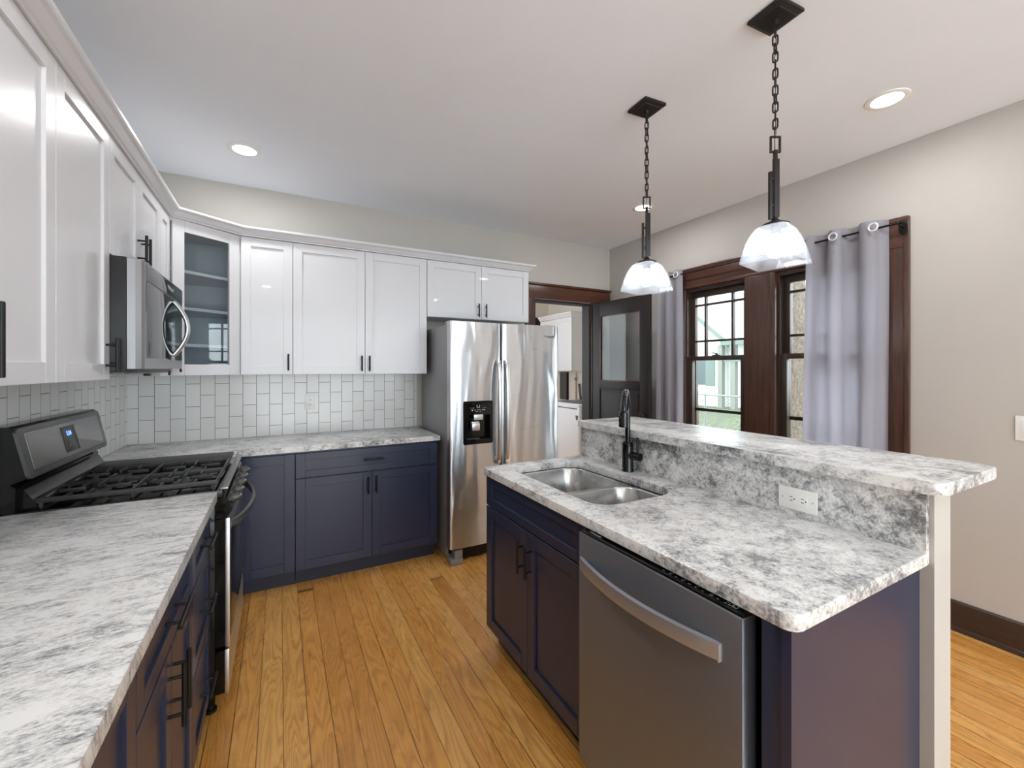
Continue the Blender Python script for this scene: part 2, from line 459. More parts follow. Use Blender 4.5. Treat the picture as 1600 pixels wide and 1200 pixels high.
class MB:
    def __init__(s, fr=None):
        s.bm = bmesh.new(); s.fr = fr
    def take(s, b):
        if s.fr is not None:
            b.transform(s.fr)
        t = bpy.data.meshes.new('t')
        b.to_mesh(t); b.free()
        s.bm.from_mesh(t)
        bpy.data.meshes.remove(t)
        return s
    def box(s, x0, x1, y0, y1, z0, z1, bev=0.0, seg=2, rot=None):
        b = bmesh.new()
        bmesh.ops.create_cube(b, size=1)
        c = Vector(((x0 + x1) / 2, (y0 + y1) / 2, (z0 + z1) / 2))
        for v in b.verts:
            v.co = Vector((v.co.x * abs(x1 - x0), v.co.y * abs(y1 - y0), v.co.z * abs(z1 - z0)))
        if bev:
            bmesh.ops.bevel(b, geom=b.edges[:], offset=bev, segments=seg, profile=0.6, affect='EDGES')
        if rot is not None:
            b.transform(rot.to_4x4())
        for v in b.verts:
            v.co += c
        return s.take(b)
    def prism(s, poly, z0, z1, bev=0.0, seg=2):
        b = bmesh.new()
        lo = [b.verts.new((p[0], p[1], z0)) for p in poly]
        hi = [b.verts.new((p[0], p[1], z1)) for p in poly]
        n = len(poly)
        f0 = b.faces.new(lo[::-1]); f1 = b.faces.new(hi)
        for i in range(n):
            b.faces.new((lo[i], lo[(i + 1) % n], hi[(i + 1) % n], hi[i]))
        if bev:
            es = list(f0.edges) + list(f1.edges)
            bmesh.ops.bevel(b, geom=es, offset=bev, segments=seg, profile=0.6, affect='EDGES')
        return s.take(b)
    def slab_hole(s, outer, inner, z0, z1, bev=0.0):
        b = bmesh.new()
        loops = []
        for poly in (outer, inner):
            vs = [b.verts.new((p[0], p[1], z1)) for p in poly]
            es = [b.edges.new((vs[i], vs[(i + 1) % len(vs)])) for i in range(len(vs))]
            loops.append(es)
        bmesh.ops.triangle_fill(b, use_beauty=True, use_dissolve=False, edges=loops[0] + loops[1])
        top = b.faces[:]
        r = bmesh.ops.extrude_face_region(b, geom=top)
        for e in r['geom']:
            if isinstance(e, bmesh.types.BMVert):
                e.co.z = z0
        if bev:
            es = [e for e in b.edges if len(e.link_faces) == 2 and abs(e.link_faces[0].normal.dot(e.link_faces[1].normal)) < 0.2
                  and abs(e.verts[0].co.z - e.verts[1].co.z) < 1e-6]
            b.normal_update()
            es = [e for e in b.edges if len(e.link_faces) == 2 and e.calc_face_angle(0) > 1.2 and abs(e.verts[0].co.z - e.verts[1].co.z) < 1e-6]
            bmesh.ops.bevel(b, geom=es, offset=bev, segments=2, profile=0.6, affect='EDGES')
        return s.take(b)
    def loft(s, loops, cap0=True, cap1=True, closed=True):
        b = bmesh.new()
        L = [[b.verts.new(p) for p in lp] for lp in loops]
        n = len(L[0])
        for a, c in zip(L, L[1:]):
            for i in range(n if closed else n - 1):
                j = (i + 1) % n
                b.faces.new((a[i], a[j], c[j], c[i]))
        if cap0: b.faces.new(L[0][::-1])
        if cap1: b.faces.new(L[-1])
        return s.take(b)
    def tube(s, pts, r, n=12, closed=False, ry=None, up=None, cap=True):
        """sweep an ellipse (r along the side, ry along up) along the points"""
        P = [Vector(p) for p in pts]
        k = len(P)
        rs = r if isinstance(r, (list, tuple)) else [r] * k
        rys = ry if isinstance(ry, (list, tuple)) else ([ry] * k if ry else rs)
        loops = []
        ref = Vector(up) if up else None
        prev = None
        for i in range(k):
            if closed:
                t = (P[(i + 1) % k] - P[i - 1]).normalized()
            else:
                t = (P[min(i + 1, k - 1)] - P[max(i - 1, 0)]).normalized()
            if ref is not None:
                b = ref
            else:
                if prev is None:
                    b = Vector((0, 0, 1)) if abs(t.z) < 0.9 else Vector((1, 0, 0))
                else:
                    b = prev
            b = (b - t * b.dot(t)).normalized()
            a = t.cross(b).normalized()
            prev = b
            loops.append([P[i] + a * math.cos(q) * rs[i] + b * math.sin(q) * rys[i]
                          for q in [2 * PI * j / n for j in range(n)]])
        if closed:
            loops.append(loops[0])
            bb = bmesh.new()
            L = [[bb.verts.new(p) for p in lp] for lp in loops[:-1]]
            for i in range(k):
                A, C = L[i], L[(i + 1) % k]
                for j in range(n):
                    jj = (j + 1) % n
                    bb.faces.new((A[j], A[jj], C[jj], C[j]))
            return s.take(bb)
        return s.loft(loops, cap, cap)
    def cyl(s, p0, p1, r0, r1=None, n=24):
        return s.tube([p0, p1], [r0, r0 if r1 is None else r1], n)
    def lathe(s, prof, c=(0, 0, 0), n=32, cap0=False, cap1=False):
        loops = [[(c[0] + r * math.cos(q), c[1] + r * math.sin(q), c[2] + z) for q in [2 * PI * j / n for j in range(n)]] for r, z in prof]
        return s.loft(loops, cap0, cap1)
    def sweep(s, path, prof, closed=False):
        """mitred sweep of a profile (out, z) along a level polyline; out is to the left of travel"""
        P = [Vector((p[0], p[1])) for p in path]
        k = len(P)
        nrm = []
        for i in range(k - 1):
            d = (P[i + 1] - P[i]).normalized()
            nrm.append(Vector((-d.y, d.x)))
        loops = []
        for i in range(k):
            if i == 0: o = nrm[0]
            elif i == k - 1: o = nrm[-1]
            else:
                o = (nrm[i - 1] + nrm[i]).normalized()
                o = o / max(0.3, o.dot(nrm[i]))
            loops.append([(P[i].x + o.x * a, P[i].y + o.y * a, z) for a, z in prof])
        return s.loft(loops, True, True)
    def torus(s, c, R, r, axis='z', n=28, m=10):
        pts = []
        for i in range(n):
            q = 2 * PI * i / n
            a, b = R * math.cos(q), R * math.sin(q)
            pts.append({'z': (c[0] + a, c[1] + b, c[2]), 'x': (c[0], c[1] + a, c[2] + b), 'y': (c[0] + a, c[1], c[2] + b)}[axis])
        return s.tube(pts, r, m, closed=True)
    def build(s, name, mat, parent=None, smooth=True, angle=35, label=None):
        bmesh.ops.recalc_face_normals(s.bm, faces=s.bm.faces)
        if parent is not None:
            off = Vector(parent.matrix_world.translation) if parent.type == 'EMPTY' and parent.parent is None else Vector(parent['_o'])
            s.bm.transform(Matrix.Translation(-off))
        else:
            off = Vector((0, 0, 0))
        me = bpy.data.meshes.new(name)
        s.bm.to_mesh(me); s.bm.free()
        if smooth:
            me.shade_smooth()
            me.set_sharp_from_angle(angle=math.radians(angle))
        me.materials.append(mat)
        o = bpy.data.objects.new(name, me)
        COL.objects.link(o)
        if parent is not None:
            o.parent = parent
        o['_o'] = tuple(off)
        if label: o['label'] = label
        return o

def thing(name, label, cat, loc=(0, 0, 0), group=None):
    o = bpy.data.objects.new(name, None)
    o.empty_display_size = 0.1
    COL.objects.link(o)
    o.location = loc
    o.matrix_world = Matrix.Translation(loc)
    o['label'] = label; o['category'] = cat
    if group: o['group'] = group
    return o

def tag(o, label, cat, group=None):
    o['label'] = label; o['category'] = cat
    if group: o['group'] = group
    return o

def struct(o, label=None, cat=None):
    o['kind'] = 'structure'
    if label: o['label'] = label
    if cat: o['category'] = cat
    return o

def copy_tree(o, loc=None, label=None, parent=None):
    kids = list(o.children)
    c = o.copy()
    COL.objects.link(c)
    if parent is not None:
        c.parent = parent
    if loc is not None: c.location = loc
    if label: c['label'] = label
    for k in kids:
        copy_tree(k, parent=c)
    return c

def rrect(x0, x1, y0, y1, r, n=8):
    """rounded rectangle, r may be four radii (x1y1, x0y1, x0y0, x1y0)"""
    rr = r if isinstance(r, (list, tuple)) else [r] * 4
    out = []
    for (cx, cy, sx, sy, a0, q) in ((x1, y1, -1, -1, 0, rr[0]), (x0, y1, 1, -1, PI / 2, rr[1]), (x0, y0, 1, 1, PI, rr[2]), (x1, y0, -1, 1, 1.5 * PI, rr[3])):
        if q < 1e-5:
            out.append((cx, cy)); continue
        for i in range(n + 1):
            a = a0 + PI / 2 * i / n
            out.append((cx + sx * q + q * math.cos(a), cy + sy * q + q * math.sin(a)))
    return out

def text_part(txt, size, fr, u, w, z, mat, parent, name='lettering', depth=0.0006, align='CENTER'):
    cu = bpy.data.curves.new('txt', 'FONT')
    cu.body = txt; cu.size = size; cu.extrude = depth; cu.align_x = align; cu.align_y = 'CENTER'
    to = bpy.data.objects.new('txt', cu)
    COL.objects.link(to)
    bpy.context.view_layer.update()
    me = bpy.data.meshes.new_from_object(to.evaluated_get(bpy.context.evaluated_depsgraph_get()))
    bpy.data.objects.remove(to); bpy.data.curves.remove(cu)
    mb = MB(fr)
    b = bmesh.new(); b.from_mesh(me); bpy.data.meshes.remove(me)
    for v in b.verts:
        x, y, zz = v.co
        v.co = (u + x, w + zz, z + y)
    mb.take(b)
    return mb.build(name, mat, parent, smooth=False)

# ------------------------------------------------------------------ room shell
LX0, LX1, LY1 = 1.30, 3.95, 5.99        # laundry room
DO0, DO1, DOZ = 2.234, 2.952, 2.115     # doorway in the back wall
WT = 0.12
struct(MB().box(XL - .15, 4.0, YF - .15, 6.1, -0.10, 0.0).build('floor', M['floor'], smooth=False))
struct(MB().box(XL - .15, 4.07, YF - .15, 6.1, ZC, ZC + .1).build('ceiling', M['ceil'], smooth=False))
struct(MB().box(XL - WT, XL, YF, YB + WT, 0, ZC).build('wall_left', M['wall'], smooth=False))
struct(MB().box(XL, DO0, YB, YB + WT, 0, ZC).box(DO0, DO1, YB, YB + WT, DOZ, ZC).box(DO1, XR, YB, YB + WT, 0, ZC)
       .build('wall_back', M['wall'], smooth=False))
WY0, WYm0, WYm1, WY1, WZ0, WZ1 = 1.205, 1.835, 2.07, 2.645, 0.72, 2.125
struct(MB().box(XR, XR + WT, YF, WY0, 0, ZC).box(XR, XR + WT, WY1, YB + WT, 0, ZC).box(XR, XR + WT, WYm0, WYm1, WZ0, WZ1)
       .box(XR, XR + WT, WY0, WY1, 0, WZ0).box(XR, XR + WT, WY0, WY1, WZ1, ZC).build('wall_right', M['wall'], smooth=False))
# wall behind the camera with a wide unseen window added to brighten the room
struct(MB().box(XL, -.7, YF - WT, YF, 0, ZC).box(2.9, XR, YF - WT, YF, 0, ZC).box(-.7, 2.9, YF - WT, YF, 2.5, ZC).box(-.7, 2.9, YF - WT, YF, 0, 0.10)
       .build('wall_front', M['wall'], smooth=False))
w3 = struct(MB().box(-.7, -.63, YF - .1, YF + .02, .10, 2.5).box(2.83, 2.9, YF - .1, YF + .02, .10, 2.5).box(.46, .54, YF - .1, YF + .02, .17, 2.43).box(1.66, 1.74, YF - .1, YF + .02, .17, 2.43)
       .box(-.63, 2.83, YF - .1, YF + .02, 2.43, 2.5).box(-.63, 2.83, YF - .1, YF + .02, .10, .17).build('added_window_rear', M['white'], smooth=False))
MB().box(-.63, 2.83, YF - .06, YF - .055, .17, 2.43).build('glass_pane', M['glass'], w3)
# laundry room walls
struct(MB().box(LX1, LX1 + WT, YB, LY1 + WT, 0, ZC).box(XR, LX1, YB, YB + WT, 0, ZC).build('wall_laundry_right', M['laundry'], smooth=False))
struct(MB().box(LX0 - WT, LX1, LY1, LY1 + WT, 0, ZC).build('wall_laundry_back', M['laundry'], smooth=False))
struct(MB().box(LX0 - WT, LX0, YB + WT, 4.15, 0, ZC).box(LX0 - WT, LX0, 5.65, LY1, 0, ZC).box(LX0 - WT, LX0, 4.15, 5.65, 0, .8).box(LX0 - WT, LX0, 4.15, 5.65, 2.3, ZC).build('wall_laundry_left', M['laundry'], smooth=False))
w5 = struct(MB().box(LX0 - .1, LX0 - .01, 4.15, 4.21, .8, 2.3).box(LX0 - .1, LX0 - .01, 5.59, 5.65, .8, 2.3).box(LX0 - .1, LX0 - .01, 4.21, 5.59, 2.24, 2.3).box(LX0 - .1, LX0 - .01, 4.21, 5.59, .8, .86).build('added_window_laundry', M['white'], smooth=False))  # out-of-view window, added to bring daylight into the laundry
MB().box(LX0 - .06, LX0 - .055, 4.21, 5.59, .86, 2.24).build('glass_pane', M['glass'], w5)
# laundry far door casing
struct(MB().box(3.62, 3.94, LY1 - .025, LY1 - .001, 2.10, 2.25, .004).box(3.82, 3.94, LY1 - .025, LY1 - .001, 0, 2.10, .004)
       .build('trim_4', M['doorwood']))
# baseboard on the right wall
bp = [(0, 0), (.030, 0), (.030, .012), (.026, .020), (.018, .024), (.018, .125), (.014, .135), (.014, .150), (.006, .158), (0, .158)]
struct(MB().sweep([(XR - .001, -2.55), (XR - .001, 1.05)], bp).sweep([(XR - .001, 2.70), (XR - .001, 3.5)], bp).build('baseboard_right', M['basewood']))

# ---- doorway casing
tr = struct(MB().box(DO0 - .105, DO0, YB - .022, YB - .001, 0, DOZ + .005, .003)
       .box(DO1, DO1 + .105, YB - .022, YB - .001, 0, DOZ + .005, .003).build('trim_2', M['trimwood']))
MB().box(DO0 - .115, XR - .02, YB - .028, YB - .001, DOZ + .005, DOZ + .135, .003).box(DO0 - .12, XR - .012, YB - .045, YB - .001, DOZ + .135, DOZ + .158, .005).build('head_casing', M['trimwood_x'], tr)
MB().box(DO0, DO0 + .02, YB - .001, YB + WT, 0, DOZ).box(DO1 - .02, DO1, YB - .001, YB + WT, 0, DOZ).box(DO0 + .02, DO1 - .02, YB - .001, YB + WT, DOZ - .02, DOZ).build('jamb', M['doorwood'], tr)

# ---- open panelled door with a glass light
hx, hy, ex, ey = 2.942, 3.605, 2.983, 2.850
U = Vector((ex - hx, ey - hy, 0)); DL = U.length; U.normalize()
Wn = Vector((U.y, -U.x, 0))
if Wn.x > 0: Wn = -Wn
dfr = frame((hx, hy, 0), U, Wn)
d1 = struct(MB(dfr).box(0, .105, -.038, 0, .012, 2.105, .002).box(DL - .105, DL, -.038, 0, .012, 2.105, .002)
      .box(.105, DL - .105, -.038, 0, 1.965, 2.105, .002).box(.105, DL - .105, -.038, 0, 1.20, 1.285, .002)
      .box(.105, DL - .105, -.038, 0, .012, .23, .002).build('door_1', M['doorwood']))
MB(dfr).box(.105, DL - .105, -.027, -.012, .23, 1.20).box(.135, DL - .135, -.012, -.006, .26, 1.17, .003).build('lower_panel', M['doorwood'], d1)
MB(dfr).box(.105, DL - .105, -.021, -.017, 1.285, 1.965).build('glass_pane', M['doorglass'], d1)
bd = MB(dfr)
for (a, b, c, d) in ((.105, .117, 1.285, 1.965), (DL - .117, DL - .105, 1.285, 1.965), (.117, DL - .117, 1.285, 1.297), (.117, DL - .117, 1.953, 1.965)):
    bd.box(a, b, -.017, -.002, c, d, .003)
bd.build('glazing_bead', M['trimwood'], d1)
kb = MB(dfr).cyl((DL - .055, -.001, .98), (DL - .055, .045, .98), .011)
kb.tube([(DL - .055, .03 + i * .006, .98) for i in range(7)], [.012, .022, .028, .029, .027, .02, .006], 20)
kb.build('door_knob', M['bronze'], d1)

# ------------------------------------------------------------------ window pair on the right wall
cas = struct(MB().box(XR - .024, XR - .001, 1.085, WY0, WZ0 - .1, WZ1, .003).box(XR - .03, XR - .001, 1.075, 1.10, WZ0 - .1, 2.300, .004)
       .box(XR - .024, XR - .001, WY1, 2.665, WZ0 - .1, WZ1, .003).build('trim_1', M['trimwood']))
MB().box(XR - .024, XR - .001, 1.10, 2.665, WZ1, 2.275, .003).box(XR - .036, XR - .001, 1.075, 2.675, 2.275, 2.302, .006).box(XR - .028, XR - .001, 1.10, 2.665, WZ1 - .001, WZ1 + .022, .004).build('head_casing', M['trimwood_h'], cas)
MB().box(XR - .026, XR - .001, WYm0, WYm1, WZ0, WZ1 - .002, .003).box(XR - .034, XR - .001, WYm0 - .004, WYm0 + .035, WZ0, WZ1 - .002, .005).build('mullion_casing', M['trimwood'], cas)
MB().box(XR - .06, XR - .001, 1.06, 2.70, WZ0 - .035, WZ0, .006).build('sill_board', M['trimwood_h'], cas)

def window(name, y0, y1):
    w = struct(MB().box(XR + .001, XR + .115, y0, y0 + .018, WZ0, WZ1).box(XR + .001, XR + .115, y1 - .018, y1, WZ0, WZ1)
               .box(XR + .001, XR + .115, y0 + .018, y1 - .018, WZ1 - .03, WZ1).box(XR + .001, XR + .115, y0 + .018, y1 - .018, WZ0, WZ0 + .03).build(name, M['sash'], smooth=False))
    a, b = y0 + .018, y1 - .018
    zm = 1.505
    def sash(nm, x0, x1, z0, z1, st, tr_, br_):
        m = MB().box(x0, x1, a, a + st, z0, z1, .002).box(x0, x1, b - st, b, z0, z1, .002)
        m.box(x0, x1, a + st, b - st, z1 - tr_, z1, .002).box(x0, x1, a + st, b - st, z0, z0 + br_, .002)
        s = m.build(nm, M['sash'], w)
        MB().box((x0 + x1) / 2 - .002, (x0 + x1) / 2 + .002, a + st, b - st, z0 + br_, z1 - tr_).build('glass_pane', M['glass'], s)
        return s
    lo = sash('lower_sash', XR + .015, XR + .05, WZ0 + .03, zm + .018, .042, .038, .07)
    up = sash('upper_sash', XR + .055, XR + .09, zm - .02, WZ1 - .03, .042, .05, .038)
    g = MB()
    gx0, gx1 = XR + .057, XR + .088
    ya, yb_ = a + .042, b - .042
    L = yb_ - ya
    for t in (.22, .78):
        g.box(gx0, gx1, ya + L * t - .009, ya + L * t + .009, zm + .018, WZ1 - .08, .002)
    for z in (1.655, 1.975):
        g.box(gx0 + .002, gx1 - .002, ya, yb_, z - .009, z + .009, .002)
    g.build('muntin_grid', M['sash'], up)
    MB().box(XR + .092, XR + .108, a, b, 1.035, 1.062, .002).box(XR + .092, XR + .108, a, a + .02, WZ0 + .03, zm, .002).box(XR + .092, XR + .108, b - .02, b, WZ0 + .03, zm, .002).build('storm_frame', M['sash'], w)
    c = (a + b) / 2
    MB().box(XR + .022, XR + .046, c - .035, c + .035, zm + .018, zm + .026, .002).cyl((XR + .034, c, zm + .026), (XR + .034, c, zm + .040), .010).tube([(XR + .034, c, zm + .036), (XR + .028, c + .022, zm + .040), (XR + .024, c + .04, zm + .042)], .005, 10).build('sash_lock', M['bronze'], lo)
    return w
window('window_1', WYm1, WY1)
window('window_2', WY0, WYm0)

# ------------------------------------------------------------------ tile
t = MB().box(XL + .001, 1.042, YB - .008, YB - .0005, CT + .001, 1.371).build('tile_backsplash', M['tile_b'], smooth=False)
tag(t, 'white upright subway tile backsplash on the back wall behind the corner counter', 'backsplash')
t = MB().box(XL + .0005, XL + .008, 0.30, YB - .009, CT + .001, 1.371).build('tile_backsplash', M['tile_l'], smooth=False)
tag(t, 'white upright subway tile backsplash on the side wall behind the range', 'backsplash')

# ------------------------------------------------------------------ cabinets
FL = lambda x: frame((x, 0, 0), (0, 1, 0), (1, 0, 0))          # faces +X, u = Y
FB = lambda y: frame((0, y, 0), (1, 0, 0), (0, -1, 0))         # faces -Y, u = X
FI = lambda x: frame((x, 0, 0), (0, -1, 0), (-1, 0, 0))        # faces -X, u = -Y

def bar_pull(fr, u, z, L, vertical, parent, out=.032, r=.006):
    m = MB(fr)
    if vertical:
        m.tube([(u, out, z - L / 2), (u, out, z - L / 2 + .002), (u, out, z + L / 2 - .002), (u, out, z + L / 2)], [r * .7, r, r, r * .7], 14)
        for s in (-1, 1):
            m.cyl((u, -.002, z + s * L * .30), (u, out, z + s * L * .30), r * .72, n=12)
    else:
        m.tube([(u - L / 2, out, z), (u - L / 2 + .002, out, z), (u + L / 2 - .002, out, z), (u + L / 2, out, z)], [r * .7, r, r, r * .7], 14)
        for s in (-1, 1):
            m.cyl((u + s * L * .30, -.002, z), (u + s * L * .30, out, z), r * .72, n=12)
    return m.build('handle', M['black'], parent)

def shaker(fr, u0, u1, z0, z1, mat, parent, name='door', rail=.057, pull=None, railz=None):
    g = .0015
    u0 += g; u1 -= g
    rz = railz or rail
    m = MB(fr)
    m.box(u0, u0 + rail, -.020, 0, z0, z1, .0012, 1).box(u1 - rail, u1, -.020, 0, z0, z1, .0012, 1)
    m.box(u0 + rail, u1 - rail, -.020, 0, z1 - rz, z1, .0012, 1).box(u0 + rail, u1 - rail, -.020, 0, z0, z0 + rz, .0012, 1)
    m.box(u0 + rail - .004, u1 - rail + .004, -.017, -.009, z0 + rz - .004, z1 - rz + .004)
    d = m.build(name, mat, parent)
    if pull:
        u, z, L, v = pull
        bar_pull(fr, u, z, L, v, d)
    return d

UZ0, UZ1 = 1.372, 2.288
UXF = -0.557         # door face of the cabinets on the side wall
UYF = 3.335          # door face of the cabinets on the back wall
def upper(fr, u0, u1, z0, z1, depth, label, doors, loc, cat='cabinet', group=None):
    t_ = thing('upper_cabinet', label, cat, loc, group)
    MB(fr).box(u0 + .0008, u1 - .0008, -depth, -.021, z0, z1 + .004).build('body', M['white'], t_, smooth=False)
    for (a, b, pull) in doors:
        shaker(fr, a, b, z0 + .001, z1, M['white'], t_, pull=pull)
    return t_
fl = FL(UXF); fb = FB(UYF)
dl = UXF - XL - .0095
upper(fl, .90, 1.68, UZ0, UZ1, dl, 'white shaker upper cabinet nearest the camera on the side wall',
      [(.90, 1.29, (1.25, 1.475, .165, True)), (1.29, 1.68, (1.33, 1.475, .165, True))], (XL + .01, 1.29, UZ0))
upper(fl, 1.68, 2.115, UZ0, UZ1, dl, 'white single-door upper cabinet directly beside the microwave, its pull in front of the microwave',
      [(1.68, 2.115, (2.075, 1.462, .125, True))], (XL + .01, 1.9, UZ0))
upper(fl, 2.115, 2.885, 1.842, UZ1, dl, 'short white two-door upper cabinet above the microwave',
      [(2.115, 2.50, (2.468, 1.945, .13, True)), (2.50, 2.885, (2.532, 1.945, .13, True))], (XL + .01, 2.5, 1.842))
upper(fl, 2.885, 3.108, UZ0, UZ1, dl, 'narrow white upper cabinet between the microwave and the glass corner cabinet',
      [(2.885, 3.108, (2.92, 1.44, .125, True))], (XL + .01, 3.0, UZ0))
db = YB - UYF - .0095
upper(fb, -.228, .080, UZ0, UZ1, db, 'narrow white single-door upper cabinet right of the glass corner cabinet',
      [(-.228, .080, (.052, 1.457, .115, True))], (-.07, YB - .01, UZ0))
upper(fb, .080, 1.036, UZ0, UZ1, db, 'wide white two-door upper cabinet between the narrow one and the refrigerator',
      [(.080, .561, (.535, 1.452, .115, True)), (.561, 1.036, (.590, 1.452, .115, True))], (.56, YB - .01, UZ0))
upper(fb, 1.038, 1.985, 1.832, UZ1, db, 'short white two-door upper cabinet above the refrigerator',
      [(1.038, 1.516, (1.482, 1.905, .115, True)), (1.516, 1.985, (1.550, 1.905, .115, True))], (1.5, YB - .01, 1.832))

# corner cabinet with glass door
P1 = Vector((-.549, 3.110)); P2 = Vector((-.232, 3.338))
cc = thing('upper_cabinet', 'white corner cabinet with a glass door showing empty shelves', 'cabinet', (-.6, 3.4, UZ0))
g = .0095
inn = .02
dU = (P2 - P1).normalized(); dN = Vector((dU.y, -dU.x))          # outward
Q1 = P1 - dN * .021; Q2 = P2 - dN * .021
pent = [(XL + g, YB - g), (XL + g, 3.110), (Q1.x, 3.110), (-.230, Q2.y), (-.230, YB - g)]
body = MB().prism(pent, UZ0, UZ0 + .02).prism(pent, UZ1 - .016, UZ1 + .004)
body.box(XL + g, XL + g + .012, 3.110, YB - g, UZ0 + .02, UZ1 - .016).box(XL + g + .012, -.230, YB - g - .012, YB - g, UZ0 + .02, UZ1 - .016)
body.box(XL + g + .012, Q1.x, 3.110, 3.126, UZ0 + .02, UZ1 - .016).box(-.246, -.230, Q2.y, YB - g - .012, UZ0 + .02, UZ1 - .016)
body.build('body', M['inner'], cc, smooth=False)
pin = [(XL + g + .013, YB - g - .013), (XL + g + .013, 3.128), (Q1.x, 3.128), (-.248, Q2.y + .02), (-.248, YB - g - .013)]
for z in (1.545, 1.765, 1.985):
    MB().prism(pin, z, z + .018).build('shelf', M['white'], cc, smooth=False)
cfr = frame((P1.x, P1.y, 0), (dU.x, dU.y, 0), (dN.x, dN.y, 0))
CL = (P2 - P1).length
m = MB(cfr)
r_ = .066
m.box(.004, r_, -.020, 0, UZ0 + .001, UZ1, .0012, 1).box(CL - r_, CL - .002, -.020, 0, UZ0 + .001, UZ1, .0012, 1)
m.box(r_, CL - r_, -.020, 0, UZ1 - r_, UZ1, .0012, 1).box(r_, CL - r_, -.020, 0, UZ0 + .001, UZ0 + r_, .0012, 1)
cd = m.build('door', M['white'], cc)
MB(cfr).box(r_ - .004, CL - r_ + .004, -.014, -.010, UZ0 + r_ - .004, UZ1 - r_ + .004).build('glass_pane', M['cabglass'], cd)
bar_pull(cfr, .030, 1.455, .125, True, cd)

# crown moulding along the cabinet tops
cp = [(-.02, 2.292), (.006, 2.292), (.009, 2.300), (.016, 2.303), (.034, 2.326), (.046, 2.330), (.050, 2.337), (.050, 2.348), (-.02, 2.348)]
path = [(1.987, YB - .012), (1.987, UYF), (P2.x + .01, UYF), (UXF, P1.y - .004), (UXF, .90)]
cm = MB().sweep(path, [(a, z) for a, z in cp]).build('crown_moulding', M['white'], angle=25)
tag(cm, 'white crown moulding running along the tops of the upper cabinets', 'moulding')

# ---- base cabinets
BXF = -.245           # door faces, side run
BYF = 3.080           # door faces, back run
BZ0, BZ1 = .108, .872
fbl = FL(BXF); fbb = FB(BYF)
def base_body(fr, u0, u1, depth, parent, mat='navy'):
    MB(fr).box(u0 + .0008, u1 - .0008, -depth, -.021, BZ0 - .004, .8785).build('body', M[mat], parent, smooth=False)
    MB(fr).box(u0 + .002, u1 - .002, -depth, -.068, .0005, BZ0 - .0045).build('toe_kick', M['navy_kick'], parent, smooth=False)
bdl = BXF - XL - .002
b1 = thing('base_cabinet', 'navy base cabinet nearest the camera under the streaked counter, with full-height doors', 'cabinet', (XL + .3, .76, 0))
base_body(fbl, .45, 1.078, bdl, b1)
shaker(fbl, .45, .764, BZ0, .862, M['navy'], b1, pull=(.735, .66, .16, True))
shaker(fbl, .764, 1.078, BZ0, .862, M['navy'], b1, pull=(.80, .66, .16, True))
b2 = thing('base_cabinet', 'navy base cabinet with one drawer over two doors, second from the range', 'cabinet', (XL + .3, 1.38, 0))
base_body(fbl, 1.078, 1.69, bdl, b2)
shaker(fbl, 1.078, 1.69, .705, .862, M['navy'], b2, 'drawer', pull=(1.378, .783, .165, False), railz=.045)
shaker(fbl, 1.078, 1.384, BZ0, .698, M['navy'], b2, pull=(1.352, .585, .160, True))
shaker(fbl, 1.384, 1.69, BZ0, .698, M['navy'], b2, pull=(1.416, .585, .160, True))
b3 = thing('base_cabinet', 'navy base cabinet with three stacked drawers beside the range', 'cabinet', (XL + .3, 1.89, 0))
base_body(fbl, 1.69, 2.086, bdl, b3)
for (a, b) in ((.705, .862), (.410, .698), (BZ0, .403)):
    shaker(fbl, 1.69, 2.086, a, b, M['navy'], b3, 'drawer', pull=(1.895, (a + b) / 2 + (.0 if a > .6 else .0), .150, False), railz=.045)
bdb = YB - BYF - .002
b4 = thing('base_cabinet', 'navy corner base cabinet with a single plain door beside the range', 'cabinet', (-.3, YB - .3, 0))
MB().prism([(XL + .002, YB - .002), (XL + .002, 2.885), (BXF - .021, 2.885), (BXF - .021, BYF + .021), (.0862, BYF + .021), (.0862, YB - .002)], BZ0 - .004, .8785).build('body', M['navy'], b4, smooth=False)
MB().prism([(XL + .002, YB - .002), (XL + .002, 2.885), (BXF - .068, 2.885), (BXF - .068, BYF + .068), (.0862, BYF + .068), (.0862, YB - .002)], .0005, BZ0 - .0045).build('toe_kick', M['navy_kick'], b4, smooth=False)
MB().box(BXF - .020, BXF, 2.887, BYF - .001, BZ0, .862, .001).build('filler', M['navy'], b4, smooth=False)
shaker(fbb, -.225, .0862, BZ0, .862, M['navy'], b4, rail=.06)
b5 = thing('base_cabinet', 'navy base cabinet with one wide drawer over two doors beside the refrigerator', 'cabinet', (.56, YB - .3, 0))
base_body(fbb, .088, 1.040, bdb, b5)
shaker(fbb, .088, 1.040, .705, .862, M['navy'], b5, 'drawer', pull=(.575, .784, .135, False), railz=.043)
shaker(fbb, .088, .564, BZ0, .698, M['navy'], b5, pull=(.537, .610, .120, True))
shaker(fbb, .564, 1.040, BZ0, .698, M['navy'], b5, pull=(.592, .610, .120, True))

# ---- countertops
c1 = MB().prism(rrect(XL + .009, -.222, .35, 2.092, [.012, 0, 0, .012]), .879, CT, .004).build('countertop', M['granite_l'])
tag(c1, 'grey and white granite countertop nearest the camera, ending at the range', 'countertop')
lp = [(XL + .009, YB - .009), (XL + .009, 2.872), (-.222, 2.872), (-.222, 3.054), (1.050, 3.054), (1.050, YB - .009)]
c2 = MB().prism(lp, .879, CT, .004).build('countertop', M['granite'])
tag(c2, 'grey granite corner countertop between the range and the refrigerator', 'countertop')

